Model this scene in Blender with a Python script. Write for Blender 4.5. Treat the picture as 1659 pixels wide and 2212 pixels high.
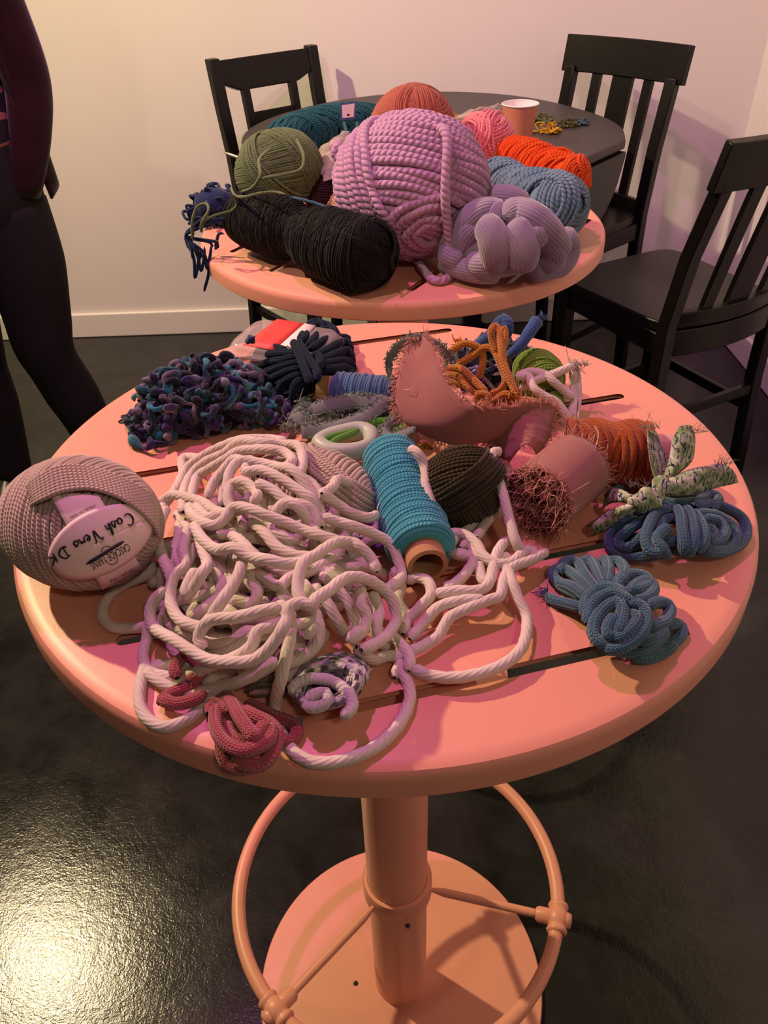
import bpy, bmesh, math, random
import numpy as np
from mathutils import Vector, Matrix

# ------------------------------------------------------------------ clear
for o in list(bpy.data.objects):
    bpy.data.objects.remove(o, do_unlink=True)
scene = bpy.context.scene
COL = scene.collection

# ------------------------------------------------------------------ camera
W, H, FPX = 1659.0, 2212.0, 1700.0
CAM = np.array([0.0, 0.0, 1.42884])
PITCH, ROLL = math.radians(37.604), math.radians(-2.007)
HT = 1.0435                         # height of the bar table tops
_fwd = np.array([0.0, math.cos(PITCH), -math.sin(PITCH)])
_r0 = np.array([1.0, 0.0, 0.0])
_u0 = np.cross(_r0, _fwd)
_r = _r0 * math.cos(ROLL) + _u0 * math.sin(ROLL)
_u = -_r0 * math.sin(ROLL) + _u0 * math.cos(ROLL)
cam_data = bpy.data.cameras.new('camera')
cam = bpy.data.objects.new('camera', cam_data)
COL.objects.link(cam)
cam.matrix_world = Matrix(((_r[0], _u[0], -_fwd[0], CAM[0]), (_r[1], _u[1], -_fwd[1], CAM[1]),
                           (_r[2], _u[2], -_fwd[2], CAM[2]), (0, 0, 0, 1)))
cam_data.sensor_fit = 'VERTICAL'
cam_data.sensor_height = 36.0
cam_data.sensor_width = 36.0
cam_data.lens = FPX / H * 36.0
cam_data.clip_start = 0.01
scene.camera = cam

# ------------------------------------------------------------------ view, world, lights
scene.view_settings.view_transform = 'Standard'
scene.view_settings.look = 'None'
scene.view_settings.gamma = 1.0
scene.view_settings.use_curve_mapping = False
scene.view_settings.exposure = -0.08
world = bpy.data.worlds.new('world')
scene.world = world
world.use_nodes = True
world.node_tree.nodes['Background'].inputs[0].default_value = (1.0, 0.80, 0.66, 1)
world.node_tree.nodes['Background'].inputs[1].default_value = 0.06


def lamp(name, loc, power, color, radius, target, angle=110, blend=0.6):
    d = bpy.data.lights.new(name, 'SPOT')
    d.energy = power
    d.color = color
    d.shadow_soft_size = radius
    d.spot_size = math.radians(angle)
    d.spot_blend = blend
    o = bpy.data.objects.new(name, d)
    COL.objects.link(o)
    o.location = loc
    o.rotation_euler = (Vector(target) - Vector(loc)).to_track_quat('-Z', 'Y').to_euler()
    return o


LAMPS = (
    ('warm_ceiling_spot', (-1.80, 1.80, 2.80), 315, (1.0, 0.78, 0.44), 0.035, (0.0, 0.85, 1.0), 178),
    ('magenta_ceiling_spot', (-0.42, 1.02, 2.85), 72, (1.0, 0.22, 0.76), 0.035, (-0.1, 0.85, 1.0), 150),
    ('warm_front_spot', (-1.05, 0.10, 2.85), 66, (1.0, 0.80, 0.60), 0.045, (0.55, 2.3, 0.95), 62),
    ('magenta_corner_spot', (0.25, 2.15, 2.85), 36, (1.0, 0.44, 0.82), 0.035, (1.0, 3.1, 0.9), 80),
    ('warm_entry_spot', (0.55, -0.95, 2.85), 26, (1.0, 0.80, 0.62), 0.10, (0.0, 0.7, 1.0), 90),
)
for nm, loc, pw, cl, rad, tg, an in LAMPS:
    lamp(nm, loc, pw, cl, rad, tg, an)


# ------------------------------------------------------------------ pixel helpers (a pixel gives a direction, z the distance)
def PX(px, py, h=0.0):
    """point seen at pixel (px, py) that lies h metres above the table top"""
    d = ((px - W / 2) / FPX) * _r - ((py - H / 2) / FPX) * _u + _fwd
    t = (HT + h - CAM[2]) / d[2]
    return CAM + d * t


def trace(pts, h=0.0, s=1.0, ox=0.0, oy=0.0):
    """polyline of crop pixels (x, y[, height]) -> world; h is a height or a function of the pixel"""
    out = []
    for p in pts:
        x, y = ox + p[0] / s, oy + p[1] / s
        hh = (h(x, y) if callable(h) else h) + (p[2] if len(p) > 2 else 0.0)
        out.append(PX(x, y, hh))
    return np.array(out)


# ------------------------------------------------------------------ mesh helpers
class Acc:
    """collects quads with uv and an optional colour and builds one mesh"""
    def __init__(self):
        self.V, self.F, self.UV, self.C = [], [], [], []
        self.n = 0

    def add(self, v, f, uv=None, c=None):
        v = np.asarray(v, float); f = np.asarray(f, int)
        self.V.append(v); self.F.append(f + self.n)
        self.UV.append(np.zeros((len(f), 4, 2)) if uv is None else uv)
        cc = np.ones((len(v), 3)) if c is None else np.broadcast_to(np.asarray(c, float), (len(v), 3))
        self.C.append(cc)
        self.n += len(v)

    def build(self, name, mat, parent=None, origin=None, smooth=True):
        V = np.concatenate(self.V); F = np.concatenate(self.F)
        UV = np.concatenate(self.UV); C = np.concatenate(self.C)
        org = np.zeros(3) if origin is None else np.asarray(origin, float)
        if parent is not None:
            org = np.array(parent_origin(parent))
        me = bpy.data.meshes.new(name)
        me.vertices.add(len(V)); me.vertices.foreach_set('co', (V - org).ravel())
        me.loops.add(F.size); me.loops.foreach_set('vertex_index', F.ravel())
        me.polygons.add(len(F))
        me.polygons.foreach_set('loop_start', np.arange(0, F.size, 4))
        me.polygons.foreach_set('loop_total', np.full(len(F), 4))
        uvl = me.uv_layers.new(name='UVMap')
        uvl.data.foreach_set('uv', UV.reshape(-1, 2).ravel())
        ca = me.color_attributes.new('Col', 'FLOAT_COLOR', 'POINT')
        ca.data.foreach_set('color', np.c_[C, np.ones(len(C))].ravel())
        me.update(calc_edges=True)
        me.polygons.foreach_set('use_smooth', np.full(len(F), smooth))
        me.validate()
        o = bpy.data.objects.new(name, me)
        COL.objects.link(o)
        o.location = org if parent is None else (0, 0, 0)
        if mat is not None:
            me.materials.append(mat)
        if parent is not None:
            o.parent = parent
        return o


def parent_origin(p):
    loc = np.array(p.location)
    if p.parent is not None:
        loc = loc + parent_origin(p.parent)
    return loc


def catmull(P, step, closed=False):
    P = np.asarray(P, float)
    n = len(P)
    if n < 3:
        L = np.linalg.norm(P[-1] - P[0]); k = max(2, int(L / step) + 1)
        return P[0] + (P[-1] - P[0]) * np.linspace(0, 1, k)[:, None]
    if closed:
        idx = lambda i: P[i % n]
        segs = n
    else:
        ext = np.vstack([2 * P[0] - P[1], P, 2 * P[-1] - P[-2]])
        idx = lambda i: ext[i + 1]
        segs = n - 1
    out = []
    for i in range(segs):
        p0, p1, p2, p3 = idx(i - 1), idx(i), idx(i + 1), idx(i + 2)
        k = max(2, int(np.linalg.norm(p2 - p1) / step))
        t = np.linspace(0, 1, k, endpoint=False)[:, None]
        out.append(0.5 * ((2 * p1) + (-p0 + p2) * t + (2 * p0 - 5 * p1 + 4 * p2 - p3) * t ** 2 + (-p0 + 3 * p1 - 3 * p2 + p3) * t ** 3))
    out = np.vstack(out)
    if not closed:
        out = np.vstack([out, P[-1]])
    return out


def tube(acc, P, r, sides=8, step=0.004, lobes=0, amp=0.0, pitch=0.03, col=None, closed=False, smooth=True, flat=None, blunt=False):
    """sweep a (lobed) circle along P; r scalar or function of t in 0..1; uv u = cm along, v = around"""
    P = catmull(P, step, closed) if smooth else np.asarray(P, float)
    n = len(P)
    if n < 2:
        return
    if closed:
        T = np.roll(P, -1, 0) - np.roll(P, 1, 0)
    else:
        T = np.gradient(P, axis=0)
    T /= np.linalg.norm(T, axis=1)[:, None] + 1e-12
    seg = np.linalg.norm(np.diff(P, axis=0), axis=1)
    s = np.r_[0, np.cumsum(seg)]
    t = s / max(s[-1], 1e-9)
    rad = np.array([r(x) for x in t]) if callable(r) else np.full(n, float(r))
    if not closed:
        k = 0.35 if blunt else 0.02
        rad = rad.copy(); rad[0] *= k; rad[-1] *= k
        if not blunt and n > 4:
            rad[1] *= 0.8; rad[-2] *= 0.8
    a = np.array([0, 0, 1.0]) if abs(T[0][2]) < 0.9 else np.array([1.0, 0, 0])
    N = np.zeros_like(P)
    v = a - T[0] * (a @ T[0]); N[0] = v / np.linalg.norm(v)
    for i in range(1, n):
        v = N[i - 1] - T[i] * (N[i - 1] @ T[i])
        N[i] = v / (np.linalg.norm(v) + 1e-12)
    Bn = np.cross(T, N)
    th = np.linspace(0, 2 * math.pi, sides, endpoint=False)
    R = rad[:, None] * np.ones(sides)
    if lobes:
        R = R * (1 + amp * (np.abs(np.cos(0.5 * lobes * (th[None, :] + 2 * math.pi * s[:, None] / pitch))) - 0.6))
    V = P[:, None, :] + R[:, :, None] * (np.cos(th)[None, :, None] * N[:, None, :] + np.sin(th)[None, :, None] * Bn[:, None, :])
    if flat is not None:                       # squash along a direction
        d = np.asarray(flat[0], float); k = flat[1]
        off = V - P[:, None, :]
        V = P[:, None, :] + off - (1 - k) * (off @ d)[:, :, None] * d
    m = n if closed else n - 1
    i = np.arange(m)[:, None]; j = np.arange(sides)[None, :]
    i2 = (i + 1) % n; j2 = (j + 1) % sides
    F = np.stack([i * sides + j + 0 * j2, i * sides + j2, i2 * sides + j2, i2 * sides + j + 0 * j2], -1).reshape(-1, 4)
    ss = np.r_[s, s[-1] + np.linalg.norm(P[0] - P[-1])] if closed else s
    u1 = (ss[:-1] if closed else ss[:-1])[:, None] * 100 * np.ones(sides)
    u2 = ss[1:][:, None] * 100 * np.ones(sides)
    if closed:
        u1 = ss[:n][:, None] * 100 * np.ones(sides); u2 = ss[1:n + 1][:, None] * 100 * np.ones(sides)
    v1 = (np.arange(sides) / sides)[None, :] * np.ones((m, 1)); v2 = ((np.arange(sides) + 1) / sides)[None, :] * np.ones((m, 1))
    UV = np.stack([np.stack([u1, v1], -1), np.stack([u1, v2], -1), np.stack([u2, v2], -1), np.stack([u2, v1], -1)], 2).reshape(-1, 4, 2)
    c = None
    if col is not None:
        cc = np.array([col(x) for x in s]) if callable(col) else np.broadcast_to(np.asarray(col, float), (n, 3))
        c = np.repeat(cc, sides, axis=0)
    acc.add(V.reshape(-1, 3), F, UV, c)


def ellipsoid(acc, M, c, radii, nu=24, nv=14, col=None, fn=None, zmin=None):
    th = np.linspace(0, 2 * math.pi, nu, endpoint=False); ph = np.linspace(0.02, math.pi - 0.02, nv)
    V = np.stack([np.sin(ph)[:, None] * np.cos(th), np.sin(ph)[:, None] * np.sin(th), np.cos(ph)[:, None] * np.ones(nu)], -1).reshape(-1, 3)
    V = V * np.asarray(radii)
    if fn is not None:
        V = fn(V)
    V = V @ np.asarray(M).T + c
    if zmin is not None:
        V[:, 2] = np.maximum(V[:, 2], zmin)
    i = np.arange(nv - 1)[:, None]; j = np.arange(nu)[None, :]; j2 = (j + 1) % nu
    F = np.stack([i * nu + j, (i + 1) * nu + j, (i + 1) * nu + j2, i * nu + j2], -1).reshape(-1, 4)
    acc.add(V, F, None, col)


def box(acc, lo, hi, M=None, c=None):
    lo = np.asarray(lo, float); hi = np.asarray(hi, float)
    V = np.array([[lo[0], lo[1], lo[2]], [hi[0], lo[1], lo[2]], [hi[0], hi[1], lo[2]], [lo[0], hi[1], lo[2]],
                  [lo[0], lo[1], hi[2]], [hi[0], lo[1], hi[2]], [hi[0], hi[1], hi[2]], [lo[0], hi[1], hi[2]]])
    if M is not None:
        V = V @ np.asarray(M).T
    if c is not None:
        V = V + np.asarray(c)
    F = np.array([[0, 3, 2, 1], [4, 5, 6, 7], [0, 1, 5, 4], [1, 2, 6, 5], [2, 3, 7, 6], [3, 0, 4, 7]])
    acc.add(V, F)


def lathe(acc, prof, c, M=None, n=48, closed=False):
    """prof: list of (radius, z); around local z"""
    prof = np.asarray(prof, float)
    th = np.linspace(0, 2 * math.pi, n, endpoint=False)
    V = np.stack([prof[:, 0][:, None] * np.cos(th), prof[:, 0][:, None] * np.sin(th), prof[:, 1][:, None] * np.ones(n)], -1).reshape(-1, 3)
    if M is not None:
        V = V @ np.asarray(M).T
    V = V + np.asarray(c)
    k = len(prof)
    m = k if closed else k - 1
    i = np.arange(m)[:, None]; j = np.arange(n)[None, :]; j2 = (j + 1) % n; i2 = (i + 1) % k
    F = np.stack([i * n + j, i * n + j2, i2 * n + j2, i2 * n + j], -1).reshape(-1, 4)
    acc.add(V, F)


def sheet(acc, G, thick=0.0, col=None):
    """grid of points G[i][j] -> quads; with a thickness it becomes a closed slab"""
    G = np.asarray(G, float); n, m = G.shape[:2]
    i = np.arange(n - 1)[:, None]; j = np.arange(m - 1)[None, :]
    F = np.stack([i * m + j, i * m + j + 1, (i + 1) * m + j + 1, (i + 1) * m + j], -1).reshape(-1, 4)
    du = np.linalg.norm(np.gradient(G, axis=0), axis=2).mean() * 100; dv = np.linalg.norm(np.gradient(G, axis=1), axis=2).mean() * 100
    uu = (F // m) * du; vv = (F % m) * dv
    UV = np.stack([uu, vv], -1)
    if thick == 0.0:
        acc.add(G.reshape(-1, 3), F, UV, col); return
    gu = np.gradient(G, axis=0); gv = np.gradient(G, axis=1)
    N = np.cross(gu, gv); N /= np.linalg.norm(N, axis=2)[:, :, None] + 1e-12
    A = (G + N * thick / 2).reshape(-1, 3); B_ = (G - N * thick / 2).reshape(-1, 3)
    k = n * m
    F2 = F[:, ::-1] + k
    e = []
    for jj in range(m - 1):
        e.append([jj, k + jj, k + jj + 1, jj + 1]); b = (n - 1) * m
        e.append([b + jj + 1, k + b + jj + 1, k + b + jj, b + jj])
    for ii in range(n - 1):
        e.append([(ii + 1) * m, k + (ii + 1) * m, k + ii * m, ii * m]); q = m - 1
        e.append([ii * m + q, k + ii * m + q, k + (ii + 1) * m + q, (ii + 1) * m + q])
    e = np.array(e)
    FF = np.vstack([F, F2, e])
    uvf = lambda f: np.stack([((f % k) // m) * du, ((f % k) % m) * dv], -1)
    cc = None if col is None else np.broadcast_to(np.asarray(col, float), (2 * k, 3))
    acc.add(np.vstack([A, B_]), FF, uvf(FF), cc)


def rotz(a):
    c, s = math.cos(a), math.sin(a)
    return np.array([[c, -s, 0], [s, c, 0], [0, 0, 1.0]])


def frame_x(d, up=(0, 0, 1)):
    """rotation whose x axis is d"""
    x = np.asarray(d, float); x = x / np.linalg.norm(x)
    y = np.cross(np.asarray(up, float), x); y /= np.linalg.norm(y)
    return np.stack([x, y, np.cross(x, y)], 1)


def frame_z(d):
    x = np.asarray(d, float); x = x / np.linalg.norm(x)
    a = np.array([0, 0, 1.0]) if abs(x[2]) < 0.9 else np.array([1.0, 0, 0])
    y = np.cross(a, x); y /= np.linalg.norm(y)
    return np.stack([y, np.cross(x, y), x], 1)


def tag(o, label, cat, group=None):
    o['label'] = label; o['category'] = cat
    if group:
        o['group'] = group
    return o


def thing(name, loc, label, cat, group=None):
    o = bpy.data.objects.new(name, None)
    COL.objects.link(o)
    o.location = loc
    o.empty_display_size = 0.05
    return tag(o, label, cat, group)


def struct(o):
    o['kind'] = 'structure'
    return o


def bevel(o, w=0.003, seg=2):
    m = o.modifiers.new('bevel', 'BEVEL'); m.width = w; m.segments = seg; m.limit_method = 'ANGLE'; m.angle_limit = 0.6
    return o


# ------------------------------------------------------------------ materials
def mat_base(name):
    m = bpy.data.materials.new(name); m.use_nodes = True
    nt = m.node_tree
    return m, nt, nt.nodes['Principled BSDF']


def nd(nt, typ, **kw):
    n = nt.nodes.new(typ)
    for k, v in kw.items():
        if k in n.inputs.keys() if isinstance(k, str) else False:
            n.inputs[k].default_value = v
        else:
            setattr(n, k, v)
    return n


def mth(nt, op, a, b=None):
    n = nt.nodes.new('ShaderNodeMath'); n.operation = op
    for i, x in enumerate((a, b)):
        if x is None:
            continue
        if isinstance(x, (int, float)):
            n.inputs[i].default_value = x
        else:
            nt.links.new(x, n.inputs[i])
    return n.outputs[0]


def rgba(c):
    return (c[0], c[1], c[2], 1.0)


def srgb(r, g, b):
    f = lambda v: (v / 255 / 12.92) if v / 255 <= 0.04045 else ((v / 255 + 0.055) / 1.055) ** 2.4
    return (f(r), f(g), f(b))


def mat_plain(name, col, rough=0.5, metal=0.0, noise=0.0, nscale=20, bump=0.0, bscale=200, spec=0.5, trans=0.0, alpha=1.0, coat=0.0):
    m, nt, p = mat_base(name)
    p.inputs['Base Color'].default_value = rgba(col)
    p.inputs['Roughness'].default_value = rough
    p.inputs['Metallic'].default_value = metal
    p.inputs['Specular IOR Level'].default_value = spec
    p.inputs['Transmission Weight'].default_value = trans
    p.inputs['Alpha'].default_value = alpha
    p.inputs['Coat Weight'].default_value = coat
    tc = nt.nodes.new('ShaderNodeTexCoord')
    if noise:
        n = nd(nt, 'ShaderNodeTexNoise', Scale=nscale, Detail=4.0)
        nt.links.new(tc.outputs['Object'], n.inputs['Vector'])
        mx = nt.nodes.new('ShaderNodeMix'); mx.data_type = 'RGBA'
        mx.inputs[6].default_value = rgba([c * (1 - noise) for c in col]); mx.inputs[7].default_value = rgba([min(1, c * (1 + noise)) for c in col])
        nt.links.new(n.outputs['Fac'], mx.inputs[0]); nt.links.new(mx.outputs[2], p.inputs['Base Color'])
    if bump:
        n = nd(nt, 'ShaderNodeTexNoise', Scale=bscale, Detail=3.0)
        nt.links.new(tc.outputs['Object'], n.inputs['Vector'])
        b = nd(nt, 'ShaderNodeBump', Strength=bump, Distance=0.002)
        nt.links.new(n.outputs['Fac'], b.inputs['Height']); nt.links.new(b.outputs[0], p.inputs['Normal'])
    return m


def mat_yarn(name, c1, c2=None, kind='ply', fu=2.0, nv=2, strength=0.5, dist=0.001, patch=12.0, vcol=False, sheen=0.35, rough=0.9, fuzz=900, patch_lo=0.4, patch_hi=0.6):
    """fibre material on tube uv (u in cm): 'ply' = twisted strands, 'knit' = V stitches, 'wool' = fuzz only"""
    m, nt, p = mat_base(name)
    L = nt.links
    c2 = c2 or tuple(x * 0.8 for x in c1)
    p.inputs['Roughness'].default_value = rough
    p.inputs['Specular IOR Level'].default_value = 0.15
    p.inputs['Sheen Weight'].default_value = sheen
    p.inputs['Sheen Roughness'].default_value = 0.4
    tc = nt.nodes.new('ShaderNodeTexCoord')
    n = nd(nt, 'ShaderNodeTexNoise', Scale=patch, Detail=3.0)
    L.new(tc.outputs['Object'], n.inputs['Vector'])
    rmp = nt.nodes.new('ShaderNodeValToRGB')
    rmp.color_ramp.elements[0].position = patch_lo; rmp.color_ramp.elements[1].position = patch_hi
    rmp.color_ramp.elements[0].color = rgba(c1); rmp.color_ramp.elements[1].color = rgba(c2)
    L.new(n.outputs['Fac'], rmp.inputs[0])
    colout = rmp.outputs[0]
    if vcol:
        at = nt.nodes.new('ShaderNodeAttribute'); at.attribute_name = 'Col'
        mx = nt.nodes.new('ShaderNodeMix'); mx.data_type = 'RGBA'; mx.blend_type = 'MULTIPLY'; mx.inputs[0].default_value = 1.0
        L.new(colout, mx.inputs[6]); L.new(at.outputs['Color'], mx.inputs[7])
        colout = mx.outputs[2]
    L.new(colout, p.inputs['Base Color'])
    fz = nd(nt, 'ShaderNodeTexNoise', Scale=fuzz, Detail=2.0)
    L.new(tc.outputs['Object'], fz.inputs['Vector'])
    h = mth(nt, 'MULTIPLY', fz.outputs['Fac'], 0.5)
    if kind != 'wool':
        sep = nt.nodes.new('ShaderNodeSeparateXYZ'); L.new(tc.outputs['UV'], sep.inputs[0])
        u = mth(nt, 'MULTIPLY', sep.outputs[0], fu)
        if kind == 'ply':
            ph = mth(nt, 'ADD', u, mth(nt, 'MULTIPLY', sep.outputs[1], nv))
            sn = mth(nt, 'ABSOLUTE', mth(nt, 'SINE', mth(nt, 'MULTIPLY', ph, math.pi)))
        else:
            fr = mth(nt, 'FRACT', mth(nt, 'MULTIPLY', sep.outputs[1], nv))
            vee = mth(nt, 'ABSOLUTE', mth(nt, 'SUBTRACT', fr, 0.5))
            ph = mth(nt, 'ADD', u, mth(nt, 'MULTIPLY', vee, 1.6))
            s1 = mth(nt, 'ABSOLUTE', mth(nt, 'SINE', mth(nt, 'MULTIPLY', ph, math.pi)))
            s2 = mth(nt, 'MULTIPLY', mth(nt, 'MINIMUM', mth(nt, 'MULTIPLY', vee, 5.0), 1.0), mth(nt, 'MINIMUM', mth(nt, 'MULTIPLY', mth(nt, 'SUBTRACT', 0.5, vee), 8.0), 1.0))
            sn = mth(nt, 'MULTIPLY', s1, s2)
        h = mth(nt, 'ADD', mth(nt, 'MULTIPLY', h, 0.35), sn)
    b = nd(nt, 'ShaderNodeBump', Strength=strength, Distance=dist)
    L.new(h, b.inputs['Height']); L.new(b.outputs[0], p.inputs['Normal'])
    return m

# ------------------------------------------------------------------ shared materials
def mat_floor():
    m, nt, p = mat_base('dark_sealed_concrete')
    L = nt.links
    tc = nt.nodes.new('ShaderNodeTexCoord')
    n1 = nd(nt, 'ShaderNodeTexNoise', Scale=1.6, Detail=6.0, Roughness=0.6); L.new(tc.outputs['Object'], n1.inputs['Vector'])
    n2 = nd(nt, 'ShaderNodeTexNoise', Scale=9.0, Detail=5.0, Roughness=0.65, Distortion=0.6); L.new(tc.outputs['Object'], n2.inputs['Vector'])
    mixn = mth(nt, 'ADD', mth(nt, 'MULTIPLY', n1.outputs['Fac'], 0.55), mth(nt, 'MULTIPLY', n2.outputs['Fac'], 0.45))
    r = nt.nodes.new('ShaderNodeValToRGB')
    r.color_ramp.elements[0].position = 0.36; r.color_ramp.elements[0].color = (0.006, 0.006, 0.006, 1)
    r.color_ramp.elements[1].position = 0.66; r.color_ramp.elements[1].color = (0.030, 0.031, 0.029, 1)
    L.new(mixn, r.inputs[0]); L.new(r.outputs[0], p.inputs['Base Color'])
    r2 = nt.nodes.new('ShaderNodeMapRange'); r2.inputs[3].default_value = 0.10; r2.inputs[4].default_value = 0.22
    L.new(n2.outputs['Fac'], r2.inputs[0]); L.new(r2.outputs[0], p.inputs['Roughness'])
    b1 = nd(nt, 'ShaderNodeTexNoise', Scale=55.0, Detail=5.0, Roughness=0.7); L.new(tc.outputs['Object'], b1.inputs['Vector'])
    b2 = nd(nt, 'ShaderNodeTexNoise', Scale=260.0, Detail=2.0); L.new(tc.outputs['Object'], b2.inputs['Vector'])
    bb = mth(nt, 'ADD', b1.outputs['Fac'], mth(nt, 'MULTIPLY', b2.outputs['Fac'], 0.35))
    p.inputs['Specular IOR Level'].default_value = 0.4
    bp = nd(nt, 'ShaderNodeBump', Strength=0.22, Distance=0.0028); L.new(bb, bp.inputs['Height']); L.new(bp.outputs[0], p.inputs['Normal'])
    return m


M_FLOOR = mat_floor()
M_WALL = mat_plain('white_wall_paint', (0.80, 0.77, 0.74), 0.7, bump=0.12, bscale=140, noise=0.02, nscale=3)
M_CEIL = mat_plain('dark_ceiling_paint', (0.06, 0.055, 0.055), 0.8)
M_TRIM = mat_plain('white_trim_paint', (0.82, 0.80, 0.76), 0.45)
M_SALMON = mat_plain('salmon_powder_coat', (0.80, 0.345, 0.240), 0.40, bump=0.05, bscale=900)
M_BLACK = mat_plain('black_lacquered_wood', (0.0045, 0.0038, 0.0038), 0.36, bump=0.06, bscale=60, spec=0.3)
M_BLACKTOP = mat_plain('black_brown_table_top', (0.030, 0.024, 0.023), 0.42, noise=0.15, nscale=14)
M_FIXTURE = mat_plain('black_metal', (0.02, 0.02, 0.02), 0.5)


def hard(acc, name, mat, parent=None, origin=None, ang=0.6):
    o = acc.build(name, mat, parent, origin)
    o.data.set_sharp_from_angle(angle=ang)
    return o


# ------------------------------------------------------------------ room
X0, X1, Y0, Y1, ZC = -4.0, 1.40, -2.5, 3.165, 3.05
a = Acc(); box(a, (X0, Y0, -0.1), (X1, Y1, 0.0)); struct(a.build('floor', M_FLOOR, smooth=False))
a = Acc(); box(a, (X0, Y1, -0.1), (X1 + 0.12, Y1 + 0.12, ZC)); struct(a.build('wall_back', M_WALL, smooth=False))
a = Acc(); box(a, (X1, Y0, -0.1), (X1 + 0.12, Y1, ZC)); struct(a.build('wall_right', M_WALL, smooth=False))
a = Acc(); box(a, (X0 - 0.12, Y0, -0.1), (X0, Y1 + 0.12, ZC)); struct(a.build('wall_left', M_WALL, smooth=False))
a = Acc(); box(a, (X0 - 0.12, Y0, ZC), (X1 + 0.12, Y1 + 0.12, ZC + 0.1)); struct(a.build('ceiling', M_CEIL, smooth=False))


def baseboard(name, lo, hi, axis):
    a = Acc(); box(a, lo, hi)
    o = struct(a.build(name, M_TRIM, smooth=False)); bevel(o, 0.006, 3)
    return o


baseboard('baseboard_back', (X0, Y1 - 0.016, 0.0), (X1, Y1, 0.105), 0)
baseboard('baseboard_right', (X1 - 0.016, Y0, 0.0), (X1, Y1 - 0.016, 0.105), 1)

for nm, loc, pw, cl, rad, tg, an in LAMPS:
    d = np.array(tg) - np.array(loc); d /= np.linalg.norm(d)
    kind = {'warm_ceiling_spot': 'black ceiling spotlight with warm light above the standing person',
            'magenta_ceiling_spot': 'black ceiling spotlight with magenta light above the dark table',
            'warm_front_spot': 'black ceiling spotlight with warm light over the near end of the room',
            'magenta_corner_spot': 'black ceiling spotlight with magenta light aimed at the room corner',
            'warm_entry_spot': 'black ceiling spotlight with soft warm light behind the viewer'}[nm]
    t = thing('ceiling_spotlight', tuple(np.array(loc)), kind, 'spotlight', 'ceiling spotlights')
    base = np.array(loc) - d * 0.01
    a = Acc(); lathe(a, [(0.001, -0.13), (0.045, -0.13), (0.052, -0.12), (0.052, 0.0), (0.048, 0.0), (0.048, -0.02), (0.001, -0.03)], base, frame_z(d), 32)
    hard(a, 'lamp_can', M_FIXTURE, t)
    a = Acc(); c0 = base - d * 0.08
    tube(a, [c0, [c0[0], c0[1], ZC]], 0.008, 8, 0.05, blunt=True); a.build('lamp_stem', M_FIXTURE, t)


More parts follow.
